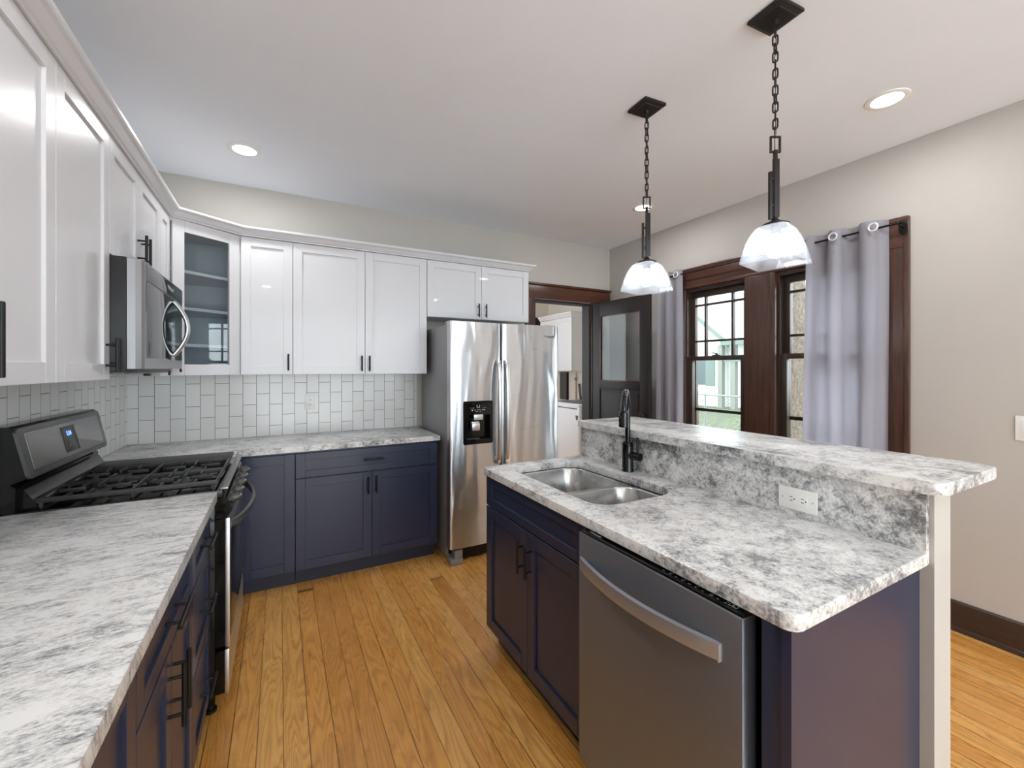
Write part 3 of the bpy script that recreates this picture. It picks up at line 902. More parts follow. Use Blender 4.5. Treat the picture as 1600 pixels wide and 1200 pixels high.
# ------------------------------------------------------------------ island
struct(MB().box(1.556, 1.668, .470, 1.985, 0, 1.0775).build('wall_island', M['wall'], smooth=False))
IXF = .925
fi = FI(IXF)
sb = thing('base_cabinet', 'dark navy island sink base with a false drawer front over two doors', 'cabinet', (1.2, 1.57, 0))
u0, u1 = -1.975, -1.160
di = 1.5545 - IXF
MB(fi).box(u0, u0 + .018, -di, -.021, BZ0 - .004, .8785).box(u1 - .018, u1 - .0008, -di, -.021, BZ0 - .004, .8785).box(u0 + .018, u1 - .018, -di, -.021, BZ0 - .004, BZ0 + .014)\
    .box(u0 + .018, u1 - .018, -di, -di + .012, BZ0 + .014, .8785).box(u0 + .018, u1 - .018, -.039, -.021, .70, .8785).build('body', M['navy'], sb, smooth=False)
MB(fi).box(u0 + .002, u1 - .002, -di, -.068, .0005, BZ0 - .0045).build('toe_kick', M['navy_kick'], sb, smooth=False)
shaker(fi, u0, u1, .725, .868, M['navy'], sb, 'drawer', railz=.04)
um = -1.567
shaker(fi, u0, um, BZ0, .718, M['navy'], sb, pull=(um - .030, .605, .140, True))
shaker(fi, um, u1, BZ0, .718, M['navy'], sb, pull=(um + .034, .605, .140, True))
ep = MB().box(IXF + .004, 1.5545, .500, .520, .001, .8785).box(IXF + .010, IXF + .03, .520, .566, .001, .8785).build('island_end_panel', M['navy'], smooth=False)
tag(ep, 'navy island end panel beside the dishwasher under the counter overhang', 'panel')

cut = rrect(1.012, 1.420, 1.198, 1.895, .095, 10)
ic = MB().slab_hole(rrect(.903, 1.5350, .478, 1.978, [0, .02, .03, 0]), cut, .879, CT, .004).build('countertop', M['granite'])
tag(ic, 'grey granite island countertop with a cutout for the double sink', 'countertop')
bsl = MB().box(1.5352, 1.5555, .480, 1.983, CT - .035, 1.0775, .001).build('granite_backsplash', M['granite_d'], smooth=False)
tag(bsl, 'mottled grey granite upstand between island counter and raised bar', 'backsplash')
bt = MB().prism(rrect(1.508, 1.945, .438, 1.995, [.03, .02, .03, .035]), 1.078, 1.113, .005).build('bar_top', M['granite'])
tag(bt, 'raised grey granite breakfast bar top on the island half wall', 'countertop')

# ---- sink
sk = thing('double_sink', 'stainless undermount double-bowl sink set in the island counter', 'sink', (1.2, 1.55, .70))
def bowl(x0, x1, y0, y1, ox0, ox1, oy0, oy1):
    zt = .8775
    r = .085
    lv = [(0, zt), (.004, zt - .006), (.010, zt - .12), (.016, zt - .155), (.045, zt - .175), (.10, zt - .179)]
    N = 10
    loops = []
    for ins, z in lv:
        rr = max(.02, r - ins * .4)
        loops.append([(p[0], p[1], z) for p in rrect(x0 + ins, x1 - ins, y0 + ins, y1 - ins, rr, N)])
    m = MB().loft(loops, False, True)
    b = bmesh.new()
    es = []
    for poly in (rrect(ox0, ox1, oy0, oy1, 0), rrect(x0, x1, y0, y1, r, N)):
        vs = [b.verts.new((p[0], p[1], zt)) for p in poly]
        es += [b.edges.new((vs[i], vs[(i + 1) % len(vs)])) for i in range(len(vs))]
    bmesh.ops.triangle_fill(b, use_beauty=True, use_dissolve=False, edges=es)
    m.take(b)
    o = m.build('bowl', M['sink'], sk, angle=50)
    cx, cy = (x0 + x1) / 2, (y0 + y1) / 2
    MB().lathe([(.044, 0), (.040, .003), (.030, .0015), (.012, .001), (.001, .001)], (cx, cy, zt - .1785), 28, True, True).build('drain', M['handle_steel'], o)
bowl(1.022, 1.412, 1.506, 1.885, .985, 1.445, 1.490, 1.915)
bowl(1.026, 1.402, 1.206, 1.474, .985, 1.445, 1.180, 1.490)

# ---- faucet
fx, fy = 1.490, 1.560
fc = thing('kitchen_faucet', 'black gooseneck pull-down faucet standing behind the double sink', 'faucet', (fx, fy, CT))
MB().lathe([(.001, 0), (.0300, 0), (.0300, .004), (.0270, .010), (.0262, .136), (.0225, .140), (.0225, .143), (.001, .143)], (fx, fy, CT + .0005), 32).build('base', M['faucet'], fc)
ux, uy = -0.766, -0.643
ZN = 1.214
pts = [(fx, fy, CT + .14), (fx, fy, CT + .22), (fx, fy, ZN - .02), (fx, fy, ZN)]
R = .082
for i in range(1, 17):
    q = PI * i / 16
    dd = R * (1 - math.cos(q))
    pts.append((fx + ux * dd, fy + uy * dd, ZN + R * 1.12 * math.sin(q)))
pe = pts[-1]
MB().tube(pts, .0125, 18).build('neck', M['faucet'], fc)
MB().tube([(pe[0], pe[1], pe[2] + .008), (pe[0], pe[1], pe[2] + .002), (pe[0], pe[1], pe[2] - .055), (pe[0], pe[1], pe[2] - .064), (pe[0], pe[1], pe[2] - .066)],
          [.0130, .0195, .0225, .0220, .018], 24).box(pe[0] - .0235, pe[0] - .019, pe[1] - .007, pe[1] + .007, pe[2] - .04, pe[2] - .012, .002).build('spray_head', M['faucet'], fc)
lv = MB().cyl((fx, fy - .016, CT + .080), (fx + .004, fy - .078, CT + .080), .0185)
lv.tube([(fx + .003, fy - .060, CT + .09), (fx + .003, fy - .062, CT + .172)], [.0052, .0048], 12)
lv.build('lever', M['faucet'], fc)

# ---- outlets
def outlet(fr, u, z, wide, label, gfci=False):
    o_ = Vector(fr @ Vector((u, 0, z)))
    t_ = thing('wall_outlet', label, 'outlet', o_)
    a, b = (.061, .037) if wide else (.037, .061)
    MB(fr).box(u - a, u + a, 0.0005, .006, z - b, z + b, .002).build('cover_plate', M['plate'], t_)
    rr = (.033, .0165) if wide else (.0165, .033)
    MB(fr).box(u - rr[0], u + rr[0], .006, .0085, z - rr[1], z + rr[1], .001).build('receptacle', M['plate'], t_)
    for s in (-1, 1):
        m = MB(fr)
        if wide:
            c = u + s * .018
            for q in (-1, 1):
                m.box(c - .0045, c + .0045, .0084, .0092, z + q * .0060 - .001, z + q * .0060 + .001)
            m.cyl((c + .010, .0084, z), (c + .010, .0092, z), .0022, n=10)
        else:
            c = z + s * .018
            for q in (-1, 1):
                m.box(u + q * .0060 - .001, u + q * .0060 + .001, .0084, .0092, c - .0040, c + .0045)
            m.cyl((u, .0084, c - .010), (u, .0092, c - .010), .0022, n=10)
        m.build('slots', M['slot'], t_)
    for s in (-1, 1):
        p = (u + s * .048, z) if wide else (u, z + s * .048)
        MB(fr).cyl((p[0], .0055, p[1]), (p[0], .0068, p[1]), .0028, n=12).build('screw', M['badge'], t_)
    return t_
outlet(FB(YB - .008), .205, 1.156, False, 'white duplex outlet on the tiled back wall above the corner counter')
outlet(FI(1.5352), -.805, .972, True, 'white sideways outlet on the granite upstand of the island')
outlet(FI(XR), -.636, 1.118, False, 'white outlet on the bare beige wall past the curtain, at the frame edge')

# ------------------------------------------------------------------ dishwasher
dw = thing('dishwasher', 'stainless dishwasher with a bowed bar handle in the island front', 'dishwasher', (1.2, .865, 0))
dfr_ = FI(.880)
a, b = -1.152, -.572
MB(dfr_).box(a + .006, b - .006, -.56, -.050, .012, .870, .002).build('tub', M['blackgloss'], dw, smooth=False)
MB(dfr_).box(a + .002, b - .002, -.048, 0, .115, .868, .003).build('door', M['dw'], dw)
dd_ = dw.children[-1]
MB(dfr_).box(a + .006, b - .004, -.052, -.006, .868, .8735, .001).build('control_strip', M['blackgloss'], dd_)
cs = MB(dfr_)
rs = random.Random(3)
for k in range(11):
    uu = a + .34 + k * .020
    cs.box(uu, uu + .004 + .006 * rs.random(), -.022, -.0205, .8735, .8738)
    if k % 2: cs.box(uu, uu + .007, -.030, -.0285, .8735, .8738)
uu = b - .050
for (p, q, r, s_) in ((0, .02, -.033, -.032), (0, .02, -.021, -.020), (0, .001, -.033, -.020), (.019, .02, -.033, -.020), (.007, .009, -.030, -.024), (.009, .012, -.028, -.026)):
    cs.box(uu + p, uu + q, r, s_, .8735, .8738)
cs.build('control_marks', M['mark'], dd_, smooth=False)
hb = MB(dfr_)
loops = []
hu0, hu1 = a + .012, b - .055
for i in range(25):
    t_ = i / 24
    u_ = hu0 + (hu1 - hu0) * t_
    o_ = .004 + .042 * math.sin(PI * t_) ** 0.8
    hh = .021
    zc = .768
    th = .011
    loops.append([(u_, o_ - th if i not in (0, 24) else -.001, zc - hh), (u_, o_, zc - hh + .002), (u_, o_ + .002, zc), (u_, o_, zc + hh - .002), (u_, o_ - th if i not in (0, 24) else -.001, zc + hh)])
hb.loft(loops).build('handle', M['dw_handle'], dd_, angle=40)
MB(dfr_).box(hu1 - .001, hu1 + .003, -.001, .010, .748, .789, .001).build('handle_end', M['badge'], dd_)
MB(dfr_).box(a + .01, b - .01, -.10, -.07, .012, .110).build('kick_plate', M['blackgloss'], dw, smooth=False)
# lettering lies flat on the strip
tfr = Matrix(((0, 0, 1, .880), (-1, 0, 0, 0), (0, 1, 0, .8737), (0, 0, 0, 1)))
text_part('Whirlpool', .014, Matrix(((0, 0, 1, .902), (-1, 0, 0, -(a + .06)), (0, 1, 0, .8736), (0, 0, 0, 1))), 0, 0, 0, M['mark'], dd_, depth=.0001)

# ------------------------------------------------------------------ refrigerator
FY = 2.890
fr_ = FB(FY)
rf = thing('refrigerator', 'stainless side-by-side refrigerator with an ice and water dispenser', 'refrigerator', (1.54, 3.2, 0))
MB(fr_).box(1.075, 2.000, -.700, -.082, .030, 1.735, .004).build('body', M['fridge_side'], rf)
MB(fr_).box(1.082, 1.993, -.081, -.066, .06, 1.728).build('gasket', M['black'], rf, smooth=False)
def fdoor(u0, u1, hole=None):
    N = 14
    pr = []
    for i in range(N + 1):
        t_ = i / N
        u_ = u0 + .012 + (u1 - u0 - .024) * t_
        pr.append((u_, -.008 + .008 * math.sin(PI * t_)))
    poly = [(u0, -.064), (u0, -.022), (u0 + .004, -.012)] + pr + [(u1 - .004, -.012), (u1, -.022), (u1, -.064)]
    m = MB(fr_).prism(poly, .112, 1.757, .003)
    return m
dL = fdoor(1.068, 1.476)
# cavity for the dispenser is cut into the left door
dobj = dL.build('door', M['fridge'], rf, angle=30)
cutter = MB(fr_).box(1.190, 1.385, -.052, .05, .885, 1.075).build('cut', M['black'])
cutter.location = -Vector(rf.location)
cutter_world = cutter
dobj.parent = None
md = dobj.modifiers.new('cut', 'BOOLEAN'); md.object = cutter; md.operation = 'DIFFERENCE'; md.solver = 'EXACT'
bpy.context.view_layer.update()
me2 = bpy.data.meshes.new_from_object(dobj.evaluated_get(bpy.context.evaluated_depsgraph_get()))
dobj.modifiers.clear(); old = dobj.data; dobj.data = me2; bpy.data.meshes.remove(old)
me2.name = 'door'
me2.shade_smooth(); me2.set_sharp_from_angle(angle=math.radians(30))
bpy.data.objects.remove(cutter)
dobj.parent = rf
dR = fdoor(1.486, 2.006).build('door', M['fridge'], rf, angle=30)
for (dobj_, u_) in ((dobj, 1.447), (dR, 1.513)):
    m = MB(fr_)
    loops = []
    for i in range(21):
        t_ = i / 20
        z = .70 + (1.475 - .70) * t_
        o_ = .010 + .048 * (math.sin(PI * min(1, max(0, t_))) ** .35)
        dep = .012
        h_ = .016
        loops.append([(u_ - h_, o_ - dep, z), (u_ - h_ * .8, o_, z), (u_, o_ + .004, z), (u_ + h_ * .8, o_, z), (u_ + h_, o_ - dep, z)])
    m.loft(loops)
    for z in (.712, 1.463):
        m.box(u_ - .012, u_ + .012, -.004, .03, z - .012, z + .012, .003)
    m.build('handle', M['handle_steel'], dobj_, angle=45)
# dispenser
dp = MB(fr_)
ringo = rrect(1.169, 1.406, .858, 1.175, .014, 5); ringi = rrect(1.192, 1.383, .888, 1.072, .008, 5)
b_ = bmesh.new()
es = []
for poly in (ringo, ringi):
    vs = [b_.verts.new((p[0], .0035, p[1])) for p in poly]
    es += [b_.edges.new((vs[i], vs[(i + 1) % len(vs)])) for i in range(len(vs))]
bmesh.ops.triangle_fill(b_, use_beauty=True, use_dissolve=False, edges=es)
rr_ = bmesh.ops.extrude_face_region(b_, geom=b_.faces[:])
for e in rr_['geom']:
    if isinstance(e, bmesh.types.BMVert): e.co.y = -.012
dp.take(b_)
dsp = dp.build('dispenser_panel', M['blackgloss'], dobj, angle=30)
MB(fr_).box(1.191, 1.384, -.051, -.048, .886, 1.074).box(1.191, 1.194, -.048, -.012, .886, 1.074).box(1.381, 1.384, -.048, -.012, .886, 1.074).box(1.194, 1.381, -.048, -.012, 1.071, 1.074).box(1.194, 1.381, -.048, -.002, .886, .893).build('niche', M['blackgloss'], dsp, smooth=False)
MB(fr_).box(1.250, 1.322, .002, .010, 1.035, 1.075, .003).build('spout', M['handle_steel'], dsp)
MB(fr_).box(1.235, 1.300, -.030, .008, .955, 1.012, .010).box(1.235, 1.297, -.03, -.002, 1.008, 1.022, .003).build('paddle', M['handle_steel'], dsp)
MB(fr_).box(1.200, 1.300, -.046, .004, .893, .899, .001).build('drip_tray', M['darkgrey'], dsp)
ic_ = MB(fr_)
for (p, q, r, s_) in ((1.275, 1.278, 1.125, 1.145), (1.295, 1.298, 1.125, 1.145), (1.278, 1.295, 1.125, 1.128), (1.240, 1.252, 1.122, 1.125), (1.225, 1.229, 1.122, 1.126),
                      (1.320, 1.326, 1.124, 1.127), (1.335, 1.345, 1.123, 1.126), (1.232, 1.244, 1.104, 1.111), (1.257, 1.264, 1.106, 1.110), (1.278, 1.296, 1.108, 1.111), (1.303, 1.309, 1.107, 1.110), (1.318, 1.340, 1.107, 1.112), (1.268, 1.282, 1.096, 1.099), (1.297, 1.306, 1.096, 1.099)):
    ic_.box(p, q, .0034, .0040, r, s_)
ic_.build('icons', M['mark'], dsp, smooth=False)
text_part('Whirlpool', .026, fr_, 1.905, -.006, 1.672, M['badge_dark'], dR, depth=.004)
MB(fr_).box(1.160, 1.990, -.07, -.045, .030, .105).build('kick_grille', M['black'], rf, smooth=False)
MB(fr_).box(1.072, 1.165, -.085, .006, .0, .042, .003).box(1.105, 1.165, -.075, -.005, .042, .10, .002).build('foot_cover', M['fridge_side'], rf)
MB(fr_).box(1.912, 2.003, -.085, .006, .0, .042, .003).box(1.912, 1.97, -.075, -.005, .042, .10, .002).build('foot_cover', M['fridge_side'], rf)
MB(fr_).box(1.08, 1.16, -.14, -.03, 1.735, 1.765, .006).build('hinge_cover', M['fridge_side'], rf)
MB(fr_).box(1.915, 1.995, -.14, -.03, 1.735, 1.765, .006).build('hinge_cover', M['fridge_side'], rf)

# ------------------------------------------------------------------ gas range
RY0, RY1 = 2.100, 2.864
rg = thing('gas_range', 'black and stainless gas range with cast iron grates between the counters', 'range', (-.5, 2.48, 0))
MB().box(XL + .012, -.232, RY0 + .003, RY1 - .003, .045, .884, .003).build('body', M['blackgloss'], rg)
MB().box(-.83, -.205, RY0, RY1, .885, .917, .006).build('cooktop', M['blackgloss'], rg)
ck = rg.children[-1]
# steel ledge and sloped control panel
MB().box(-.214, -.186, RY0 + .001, RY1 - .001, .9175, .926, .003).build('front_ledge', M['rangesteel'], ck)
cpl = MB()
cpl.loft([[(-.232, y, .800), (-.192, y, .800), (-.172, y, .83), (-.190, y, .884), (-.232, y, .884)] for y in (RY0 + .002, RY1 - .002)])
cpn = cpl.build('control_panel', M['blackgloss'], rg)
for k in range(5):
    y = RY0 + .105 + k * .1385
    p0 = Vector((-.180, y, .853)); n_ = Vector((.96, 0, .30)).normalized()
    kb = MB().tube([p0, p0 + n_ * .004, p0 + n_ * .006, p0 + n_ * .028, p0 + n_ * .030], [.024, .024, .019, .017, .014], 24)
    kb.box(-.006, .006, -.017, .017, 0, 0) if False else None
    ko = kb.build('knob', M['midgrey'], cpn)
    MB().tube([p0 + n_ * .029 + Vector((0, -.016, 0)), p0 + n_ * .034, p0 + n_ * .029 + Vector((0, .016, 0))], [.004, .005, .004], 10).build('grip', M['handle_steel'], ko)
# oven door and drawer
od = MB().box(-.197, -.181, RY0 + .004, RY1 - .004, .268, .798, .003).build('oven_door', M['handle_steel'], rg)
MB().box(-.231, -.1975, RY0 + .008, RY1 - .008, .272, .794).build('door_liner', M['blackgloss'], od, smooth=False)
MB().box(-.1815, -.1785, RY0 + .03, RY1 - .03, .30, .735, .001).build('oven_glass', M['blackgloss'], od)
loops = []
for i in range(29):
    t_ = i / 28
    y = RY0 + .02 + (RY1 - RY0 - .04) * t_
    o_ = -.178 + .070 * math.sin(PI * t_) ** .6
    zc = .768
    th = .012 if 0 < i < 28 else .006
    loops.append([(o_ - th, y, zc - .016), (o_, y, zc - .013), (o_ + .003, y, zc), (o_, y, zc + .013), (o_ - th, y, zc + .016)])
MB().loft(loops).build('handle', M['midgrey'], od, angle=45)
dr_ = MB().box(-.199, -.183, RY0 + .004, RY1 - .004, .075, .258, .003).build('storage_drawer', M['handle_steel'], rg)
MB().box(-.231, -.1995, RY0 + .008, RY1 - .008, .079, .254).build('drawer_liner', M['blackgloss'], dr_, smooth=False)
for (x_, y_) in ((-.25, RY0 + .04), (-.25, RY1 - .04), (-.82, RY0 + .04), (-.82, RY1 - .04)):
    MB().cyl((x_, y_, .0005), (x_, y_, .012), .022).cyl((x_, y_, .012), (x_, y_, .045), .010).build('foot', M['black'], rg)
# backguard: black housing, lower riser, tilted control face
bgp = [(XL + .012, .90), (-.800, .90), (-.797, 1.000), (-.812, 1.012), (-.770, 1.030), (-.806, 1.205), (-.815, 1.212), (XL + .012, 1.212)]
gd = MB().loft([[(x_, y, z_) for x_, z_ in bgp] for y in (RY0 + .003, RY1 - .003)]).build('backguard', M['blackgloss'], rg, angle=20)
rz = [(-.798, .919), (-.752, .919), (-.762, .945), (-.785, .985), (-.797, .995)]
MB().loft([[(x_, y, z_) for x_, z_ in rz] for y in (RY0 + .03, RY1 - .03)]).build('vent_riser', M['blackgloss'], gd, angle=30)
# tilted face frame
fo = Vector((-.7675, 0, 1.030)); fu = Vector((-.036, 0, .175)).normalized(); fn = Vector((fu.z, 0, -fu.x))
Mf = Matrix(((0, fn.x, fu.x, fo.x), (1, 0, 0, 0), (0, fn.z, fu.z, fo.z), (0, 0, 0, 1)))     # local (y, out, up)
def plate(x0, x1, z0, z1, r, w0, w1, name, mat, par):
    m = MB(Mf)
    pl = rrect(x0, x1, z0, z1, r, 6)
    m.loft([[(p[0], w0, p[1]) for p in pl], [(p[0], w1 - .001, p[1]) for p in pl], [(p[0] + (.001 if p[0] < (x0 + x1) / 2 else -.001), w1, p[1] + (.001 if p[1] < (z0 + z1) / 2 else -.001)) for p in pl]])
    return m.build(name, mat, par, angle=40)
pf = plate(RY0 + .002, RY1 - .002, -.004, .178, .018, -.004, .006, 'control_face', M['midgrey'], gd)
plate(RY0 + .045, RY1 - .045, .018, .158, .008, .005, .0075, 'steel_panel', M['rangesteel'], pf)
ds = plate(RY0 + .315, RY0 + .445, .036, .142, .004, .007, .010, 'display', M['darkgrey'], pf)
plate(RY0 + .424, RY0 + .445, .036, .142, .002, .0095, .0105, 'display_edge', M['blackgloss'], pf)
text_part('5:24', .026, Mf, RY0 + .372, .0102, .112, M['digits'], ds, 'clock_digits', depth=.0004)
bt_ = MB(Mf)
for u_ in (.352, .385):
    bt_.tube([(RY0 + u_, .0098, .062), (RY0 + u_, .0108, .062)], [.008, .008], 16)
bt_.build('buttons', M['midgrey'], ds)
# grates
def grate(y0, y1):
    z0, z1 = .938, .952
    x0, x1 = -.770, -.226
    m = MB()
    bw = .009
    m.box(x0, x1, y0, y0 + bw, z0 - .004, z1, .002).box(x0, x1, y1 - bw, y1, z0 - .004, z1, .002)
    m.box(x0, x0 + bw, y0 + bw, y1 - bw, z0, z1, .002).box(x1 - bw, x1, y0 + bw, y1 - bw, z0, z1, .002)
    ym = (y0 + y1) / 2
    xm = (x0 + x1) / 2
    m.box(xm - bw / 2, xm + bw / 2, y0 + bw, y1 - bw, z0, z1, .002)
    for cx in (x0 + (x1 - x0) * .25, x0 + (x1 - x0) * .75):
        m.box(cx - .105, cx - .030, ym - bw / 2, ym + bw / 2, z0, z1, .002).box(cx + .030, cx + .105, ym - bw / 2, ym + bw / 2, z0, z1, .002)
        for dx in (-.055, .0, .055):
            m.box(cx + dx - bw / 2, cx + dx + bw / 2, y0 + bw, ym - (.026 if dx == 0 else .055), z0, z1, .002)
            m.box(cx + dx - bw / 2, cx + dx + bw / 2, ym + (.026 if dx == 0 else .055), y1 - bw, z0, z1, .002)
    for (x_, y_) in ((x0 + .02, y0 + .008), (x1 - .02, y0 + .008), (x0 + .02, y1 - .008), (x1 - .02, y1 - .008), (xm, y0 + .008), (xm, y1 - .008)):
        m.cyl((x_, y_, .917), (x_, y_, z0), .007, .008, 10)
    m.build('grate', M['iron'], ck)
    for cx in (x0 + (x1 - x0) * .25, x0 + (x1 - x0) * .75):
        bo = MB().lathe([(.001, .0), (.052, .0), (.050, .006), (.036, .010), (.036, .014), (.034, .017), (.001, .018)], (cx, ym, .9172), 28).build('burner', M['iron'], ck)
grate(2.135, 2.388)
grate(2.396, 2.650)
MB().box(-.770, -.226, 2.662, 2.845, .930, .951, .006).box(-.76, -.24, 2.672, 2.835, .9172, .930).build('griddle_plate', M['iron'], ck)

# ------------------------------------------------------------------ microwave
mwv = thing('microwave', 'over-the-range microwave with mirrored dark door and curved handle', 'microwave', (-.68, 2.5, 1.41))
MX = -.463
MB().box(XL + .0095, -.512, 2.120, 2.880, 1.400, 1.838, .002).build('body', M['black'], mwv)
mdo = MB().loft([[(p[0], p[1], z) for p in [(-.510, 2.122), (-.510, 2.878), (MX - .004, 2.878), (MX, 2.872), (MX, 2.150), (-.470, 2.136), (-.485, 2.122)]] for z in (1.412, 1.833)]).build('door', M['mw_steel'], mwv, angle=20)
MB().box(MX - .001, MX + .0015, 2.165, 2.865, 1.455, 1.755, .0006).build('window_glass', M['mw_front'], mdo)
MB().box(MX - .001, MX + .0012, 2.165, 2.872, 1.758, 1.762).build('seam', M['black'], mdo)
MB().box(MX - .001, MX + .0013, 2.165, 2.872, 1.764, 1.829, .0005).build('top_band', M['mw_front'], mdo)
tb = mdo.children[-1]
text_part('Whirlpool', .030, FL(MX), 2.595, .0016, 1.797, M['badge'], tb, depth=.0003)
pts = []
for i in range(23):
    t_ = i / 22
    z = 1.480 + (1.742 - 1.480) * t_
    pts.append((MX + .003 + .056 * math.sin(PI * t_) ** .9, 2.655, z))
MB().tube(pts, .0105, 14, ry=.016, up=(0, 1, 0)).build('handle', M['handle_steel'], mdo)
MB().box(-.860, -.520, 2.135, 2.865, 1.391, 1.3995, .002).build('vent_base', M['midgrey'], mwv)
vb = mwv.children[-1]
for y in (2.30, 2.70):
    MB().box(-.80, -.60, y - .09, y + .09, 1.386, 1.3908, .001).build('grease_filter', M['handle_steel'], vb)
MB().box(-.57, -.545, 2.62, 2.65, 1.378, 1.3908, .002).build('latch', M['black'], vb)

# ------------------------------------------------------------------ pendants
def make_pendant(x, y, label):
    t_ = thing('pendant_light', label, 'light', (x, y, ZC), 'pendants over the island')
    q = Matrix.Rotation(math.radians(-4), 3, 'Z')
    sq = lambda h, z: [tuple(q @ Vector((a * h, b * h, 0)) + Vector((x, y, z))) for a, b in ((-1, -1), (1, -1), (1, 1), (-1, 1))]
    MB().loft([sq(.064, ZC - .0005), sq(.066, ZC - .006), sq(.066, ZC - .014), sq(.050, ZC - .020), sq(.048, ZC - .024), sq(.004, ZC - .026)]).build('canopy', M['bronze'], t_, angle=20)
    cv = t_.children[-1]
    MB().cyl((x, y, ZC - .024), (x, y, ZC - .040), .013, .009).torus((x, y, ZC - .046), .010, .0028, 'y', 16, 8).build('loop', M['bronze'], cv)
    ch = MB()
    zt, zb = ZC - .050, 2.283
    n = 13
    lh = (zt - zb) / n
    for i in range(n):
        zc = zt - lh * (i + .5)
        hh, ww = lh * .62, .0085
        pts = []
        for j in range(16):
            a = 2 * PI * j / 16
            dx = ww * math.cos(a); dz = (hh - ww) * (1 if math.sin(a) > 0 else -1) * (1 if abs(math.sin(a)) > .05 else 0) + ww * math.sin(a)
            if abs(math.sin(a)) <= .05: dz = 0
            rot = 0.35 + (PI / 2 if i % 2 else 0) + .25 * math.sin(i * 2.1)
            pts.append((x + dx * math.cos(rot), y + dx * math.sin(rot), zc + dz))
        ch.tube(pts, .0030, 7, closed=True)
    ch.tube([(x + .004 * math.sin(i * 1.9), y + .004 * math.cos(i * 1.7), zt - (zt - 2.235) * i / 12) for i in range(13)], .0016, 6)
    ch.build('chain', M['bronze'], t_)
    rq = Matrix.Rotation(math.radians(-28.5), 3, 'Z')
    def bx(m, x0, x1, y0, y1, z0, z1, bev=.001):
        b = MB()
        b.box(x0, x1, y0, y1, z0, z1, bev)
        b.bm.transform(Matrix.Translation((x, y, 0)) @ rq.to_4x4())
        m.take(b.bm)
    fr2 = MB()
    bx(fr2, -.020, -.014, -.004, .004, 2.222, 2.284); bx(fr2, .014, .020, -.004, .004, 2.222, 2.284)
    bx(fr2, -.014, .014, -.004, .004, 2.278, 2.284); bx(fr2, -.014, .014, -.004, .004, 2.222, 2.228)
    fr2.build('square_link', M['bronze'], t_)
    st = MB()
    bx(st, -.006, .006, -.006, .006, 1.965, 2.232)
    bx(st, -.003, .022, .008, .014, 1.985, 2.205)
    bx(st, -.024, -.014, -.006, .006, 1.972, 2.150)
    for z in (2.02, 2.12):
        bx(st, -.016, -.004, -.003, .003, z, z + .010)
        bx(st, .004, .010, -.003, .010, z + .03, z + .04)
    st.build('stem', M['bronze'], t_)
    MB().lathe([(.001, .030), (.010, .030), (.016, .018), (.040, .008), (.047, .004), (.047, -.002), (.001, -.002)], (x, y, 1.948), 28).cyl((x, y, 1.946), (x, y, 1.915), .018).build('fitter', M['bronze'], t_)
    rs_ = Matrix.Rotation(math.radians(12), 3, 'Z')
    def ring(h, z, r):
        return [tuple(rs_ @ Vector((p[0], p[1], 0)) + Vector((x, y, z))) for p in rrect(-h, h, -h, h, r, 4)]
    prof = [(.046, 1.946, .022), (.057, 1.936, .017), (.067, 1.915, .012), (.076, 1.890, .009), (.084, 1.860, .007), (.090, 1.830, .006), (.094, 1.806, .005)]
    lo_ = [ring(h, z, r) for h, z, r in prof]
    li = [ring(h - .0035, z, max(.004, r - .003)) for h, z, r in prof[::-1]]
    MB().loft(lo_ + [ring(.0922, 1.8045, .005)] + li, False, False).build('glass_shade', M['shade'], t_, angle=60)
    MB().lathe([(.0005, -.052), (.012, -.050), (.022, -.043), (.028, -.032), (.0295, -.020), (.027, -.006), (.020, .012), (.0145, .028), (.0135, .036)], (x, y, 1.880), 24, True, True).build('bulb', M['bulb'], t_, angle=80)
    return t_
pa = make_pendant(1.632, .936, 'clear glass pendant with dark chain nearest the camera, hanging in front of the curtain')
pb = copy_tree(pa, (1.632, 1.575, ZC), 'clear glass pendant with dark chain over the island faucet, farther from the camera')

# ------------------------------------------------------------------ recessed lamps
def downlight(x, y, label, visible=True):
    t_ = thing('recessed_light', label, 'light', (x, y, ZC), 'recessed ceiling lights')
    MB().lathe([(.062, -.0005), (.088, -.0005), (.086, -.004), (.074, -.007), (.064, -.006), (.062, -.003)], (x, y, ZC), 40).build('trim_ring', M['plate'], t_)
    MB().lathe([(.0005, -.0035), (.063, -.0035), (.063, -.001), (.0005, -.001)], (x, y, ZC), 40).build('lens', M['lens'], t_)
    la = bpy.data.lights.new('lamp', 'AREA')
    la.shape = 'DISK'; la.size = .13;  la.energy = DOWNLIGHT_W; la.color = (1.0, .985, .96)
    lo_ = bpy.data.objects.new('lamp', la)
    COL.objects.link(lo_)
    lo_.parent = t_
    lo_.location = (0, 0, -.012)
    return t_
downlight(-.188, 3.05, 'lit recessed ceiling light above the corner cabinets')
downlight(2.628, .967, 'lit recessed ceiling light at the window side near the camera')
downlight(2.628, 2.575, 'lit recessed ceiling light behind the farther pendant')
for (x_, y_, n_) in ((-.188, .967, 'recessed ceiling light overhead above the near counter'), (-.188, -1.2, 'added recessed light, unseen behind the camera on the cabinet side'),
                     (2.628, -1.2, 'added recessed light, unseen behind the camera on the window side'), (2.75, 4.9, 'added recessed light, out of view in the laundry room')):
    downlight(x_, y_, n_)  # lamps behind the camera and in the laundry are added for brightness

